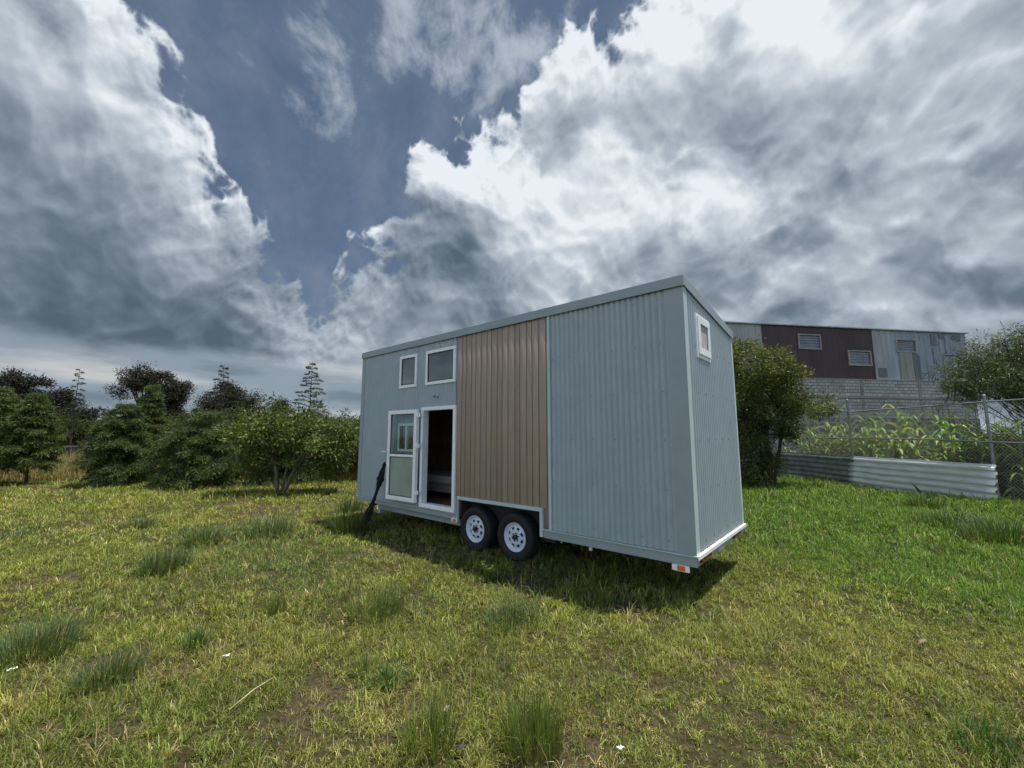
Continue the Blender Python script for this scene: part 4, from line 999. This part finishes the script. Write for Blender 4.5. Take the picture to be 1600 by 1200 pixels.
for row in range(5):
    for j in range(16):
        x = 13.1+row*.75+rr.uniform(-.2, .2); y = 9.4+j*.72+rr.uniform(-.25, .25); yl = rr.random() < .38
        corn(x, y, rr.uniform(2.0, 3.05), k, 'corn plant with yellowed leaves behind the chain-link fence' if yl else 'green corn plant behind the chain-link fence',   .42 if yl else .0); k += 1

# ------------------------------------------------------------------ stone wall and wire fence on the left
M_lwall = masonry('grey_rubble_wall', (.13, .13, .14), (.25, .25, .26), 1.7, 0, True)
mb = MB(); mb.box(0, 60, 0, .35, -.2, 1.86); o = mb.build('stone_wall', M_lwall); o.location = (-62, 37.5, 0); tag(o, 'long low grey rubble stone wall beyond the dry grass', 'wall')
wf = empty('wire_fence', (-32, 19.6, 0)); tag(wf, 'thin wire fence with pale top wire behind the young conifers', 'fence')
b = MB()
for i in range(10): b.tube([(i*3, 0, -.1), (i*3, 0, 1.34)], .03, 6)
b.build('posts', mat('weathered_post', (.16, .14, .12), .9, 0, .2, 5), wf)
b = MB()
for z in (1.30,): b.tube([(0, -.035, z), (27, -.035, z)], .012, 5)
for z in (.4, .8): b.tube([(0, -.035, z), (27, -.035, z)], .004, 4)
b.build('wires', M_galv, wf)

# ------------------------------------------------------------------ tufts, weeds and litter
BLUE = (.105, .155, .058); MID = (.14, .19, .042); BRI = (.16, .22, .04)
def tuft(px, py, h, r, n, c, label, lean=.35, w=.006):
    n = int(n*.95); h *= 1.12
    p = gnd(px, py); a = RNG.uniform(0, 2*PI, n); rr_ = r*np.sqrt(RNG.random(n)); x = rr_*np.cos(a); y = rr_*np.sin(a)
    az = a + RNG.normal(0, .6, n); ln = np.clip(lean*(.25+1.1*rr_/r)+RNG.normal(0, .22, n), .02, 1.5)
    C = np.array(c)*RNG.uniform(.65, 1.35, (n, 1)); C = np.where(RNG.random((n, 1)) < .08, np.array([.24, .20, .09]), C)
    zl = gz(x+p.x, y+p.y)
    o = blades('grass_tuft', x, y, h*RNG.uniform(.3, 1.1, n)**1.2, w*RNG.uniform(.7, 1.5, n), ln, C, az=az, z=zl); o.location = (p.x, p.y, 0)
    tag(o, label, 'grass tuft', 'grass tufts in the lawn')
T = [(223, 822, .22, .30, 420, BLUE, 'small flat blue green tuft, farthest left one in the mid lawn', .8, .010),
     (318, 848, .34, .30, 520, BLUE, 'round blue green tuft between the flat tuft and the house', .7, .009),
     (255, 893, .30, .28, 560, BLUE, 'upright blue green tuft below the round tuft', .35, .008),
     (420, 836, .42, .38, 620, BLUE, 'large pale rushy tuft left of the house shadow', .6, .009),
     (335, 779, .35, .30, 260, DKGREEN[1], 'dark tuft on the lawn in front of the dark conifers', .6, .012),
     (545, 800, .42, .30, 380, BLUE, 'bluish tuft growing at the far corner of the house', .4, .010),
     (548, 832, .50, .30, 420, DKGREEN[2], 'tall dark tuft at the foot of the black bundle', .4, .008),
     (50, 1018, .27, .28, 1000, BLUE, 'wide bluish tuft at the left edge of the foreground', .6, .005),
     (168, 1062, .23, .19, 560, BLUE, 'leaning bluish tuft right of the wide edge tuft', .5, .0045),
     (430, 958, .20, .10, 220, MID, 'small dark upright tuft in the middle of the left lawn', .3, .005),
     (305, 1012, .17, .10, 260, (.055, .13, .03), 'small fresh green tuft below the middle lawn tuft', .5, .005),
     (590, 962, .26, .25, 500, MID, 'sparse upright grass clump left of centre', .35, .0045),
     (832, 1170, .30, .17, 620, MID, 'tall upright grass tuft at the bottom centre', .28, .0042),
     (672, 1160, .24, .16, 480, MID, 'grass tuft left of the tall bottom centre tuft', .4, .0042),
     (800, 975, .24, .25, 520, BLUE, 'loose bluish clump in front of the house shadow', .6, .005),
     (605, 1068, .12, .12, 340, (.075, .16, .035), 'low fresh green patch with broad blades near bottom centre', .9, .007),
     (1545, 1172, .14, .14, 320, (.06, .14, .03), 'fresh green tuft in the lower right corner', .5, .005),
     (1570, 845, .45, .55, 900, (.045, .10, .018), 'tall dark green tuft at the right edge below the fence', .7, .009),
     (1445, 795, .40, .35, 420, (.06, .13, .02), 'fluffy green tuft in front of the bright metal sheet', .7, .010),
     (1490, 822, .35, .45, 520, (.040, .095, .016), 'dark green mound of grass right of the metal sheet foot', .8, .010),
     (570, 1052, .14, .10, 200, MID, 'small leafy tuft beside the fresh green patch', .6, .006)]
for a in T: tuft(*a)
def weed(px, py, H, n, label):
    p = gnd(px, py); root = empty('weed', (p.x, p.y, float(gz(p.x, p.y)))); tag(root, label, 'weed'); b = MB(); P = []; D = []
    for k in range(n):
        a = random.uniform(0, 2*PI); l = H*random.uniform(.6, 1.); e = Vector((math.cos(a)*l*.45, math.sin(a)*l*.45, l)); path = [(0, 0, -.02), tuple(e*.5+Vector((0, 0, .02))), tuple(e)]; b.tube(path, [.004, .003, .002], 4)
        for j in range(26): t = random.uniform(.25, 1.); q = e*t; P.append(tuple(q)); D.append((random.gauss(0, 1), random.gauss(0, 1), .6))
    P = np.array(P); C = np.array([(.12, .19, .035)])*RNG.uniform(.7, 1.2, (len(P), 1))
    leaves('leaves', P, np.array(D), .045, .018, C, root); b.build('stems', M_bark, root)
weed(765, 908, .24, 12, 'bright green leafy weed in the grass in front of the front wheel')
M_paper = mat('white_litter', (.7, .7, .68), .7, 0, .08, 20); M_straw = mat('dry_stalk', (.42, .38, .26), .8, 0, .2, 30); M_dkl = mat('dark_scrap', (.03, .03, .032), .6)
def scrap(name, px, py, s, m, label, cat='litter', rz=0., asp=.45):
    p = gnd(px, py); n = 6; vs = []
    for i in range(n+1):
        for j in range(4):
            vs.append((s*(i/n-.5)+random.uniform(-.06, .06)*s, s*asp*(j/3-.5)*(1-.5*abs(i/n-.5))+random.uniform(-.04, .04)*s, .045+random.uniform(0, .35)*s))
    b = MB(); b.add(vs, [(i*4+j, i*4+4+j, i*4+5+j, i*4+1+j) for i in range(n) for j in range(3)], 0, True)
    o = b.build(name, m); o.location = (p.x, p.y, float(gz(p.x, p.y))); o.rotation_euler = (0, 0, rz); sd = o.modifiers.new('thick', 'SOLIDIFY'); sd.thickness = .002
    tag(o, label, cat)
scrap('paper_scrap', 353, 1035, .045, M_paper, 'small white paper scrap in the left foreground grass', rz=.6)
scrap('paper_scrap', 970, 1183, .050, M_paper, 'crumpled white wrapper at the bottom edge right of centre', rz=.1)
scrap('paper_scrap', 18, 1051, .05, M_paper, 'white scrap at the left edge of the foreground', rz=.9)
scrap('dry_leaf', 697, 1122, .06, M_straw, 'pale dry leaf upright in the tuft at bottom centre', 'leaf', rz=1.3)
scrap('dark_scrap', 720, 1184, .06, M_dkl, 'small dark scrap lying at the bottom edge', rz=.3)
scrap('dry_leaf', 1442, 1016, .09, mat('brown_leaf', (.22, .15, .10), .8, 0, .3, 20), 'curled brown leaf in the right foreground grass', 'leaf', rz=.5)
p = gnd(357, 1122); q = gnd(425, 1073); b = MB(); b.tube([p+Vector((0, 0, .05)), p.lerp(q, .5)+Vector((.01, 0, .075)), q+Vector((0, 0, .06))], [.002, .0045, .002], 6)
tag(b.build('dry_stalk', M_straw), 'thin pale dry stalk lying across the left foreground', 'stalk')
# bent dark strip against the bright metal sheet
b = MB(); p = gnd(1448, 776); b.tube([p+Vector((0, 0, -.05)), p+Vector((-.18, 0, .14)), p+Vector((-.38, 0, .38))], [.03, .035, .008], 6)
tag(b.build('bark_strip', M_dkl), 'curved dark strip sticking up in front of the bright metal sheet', 'strip')
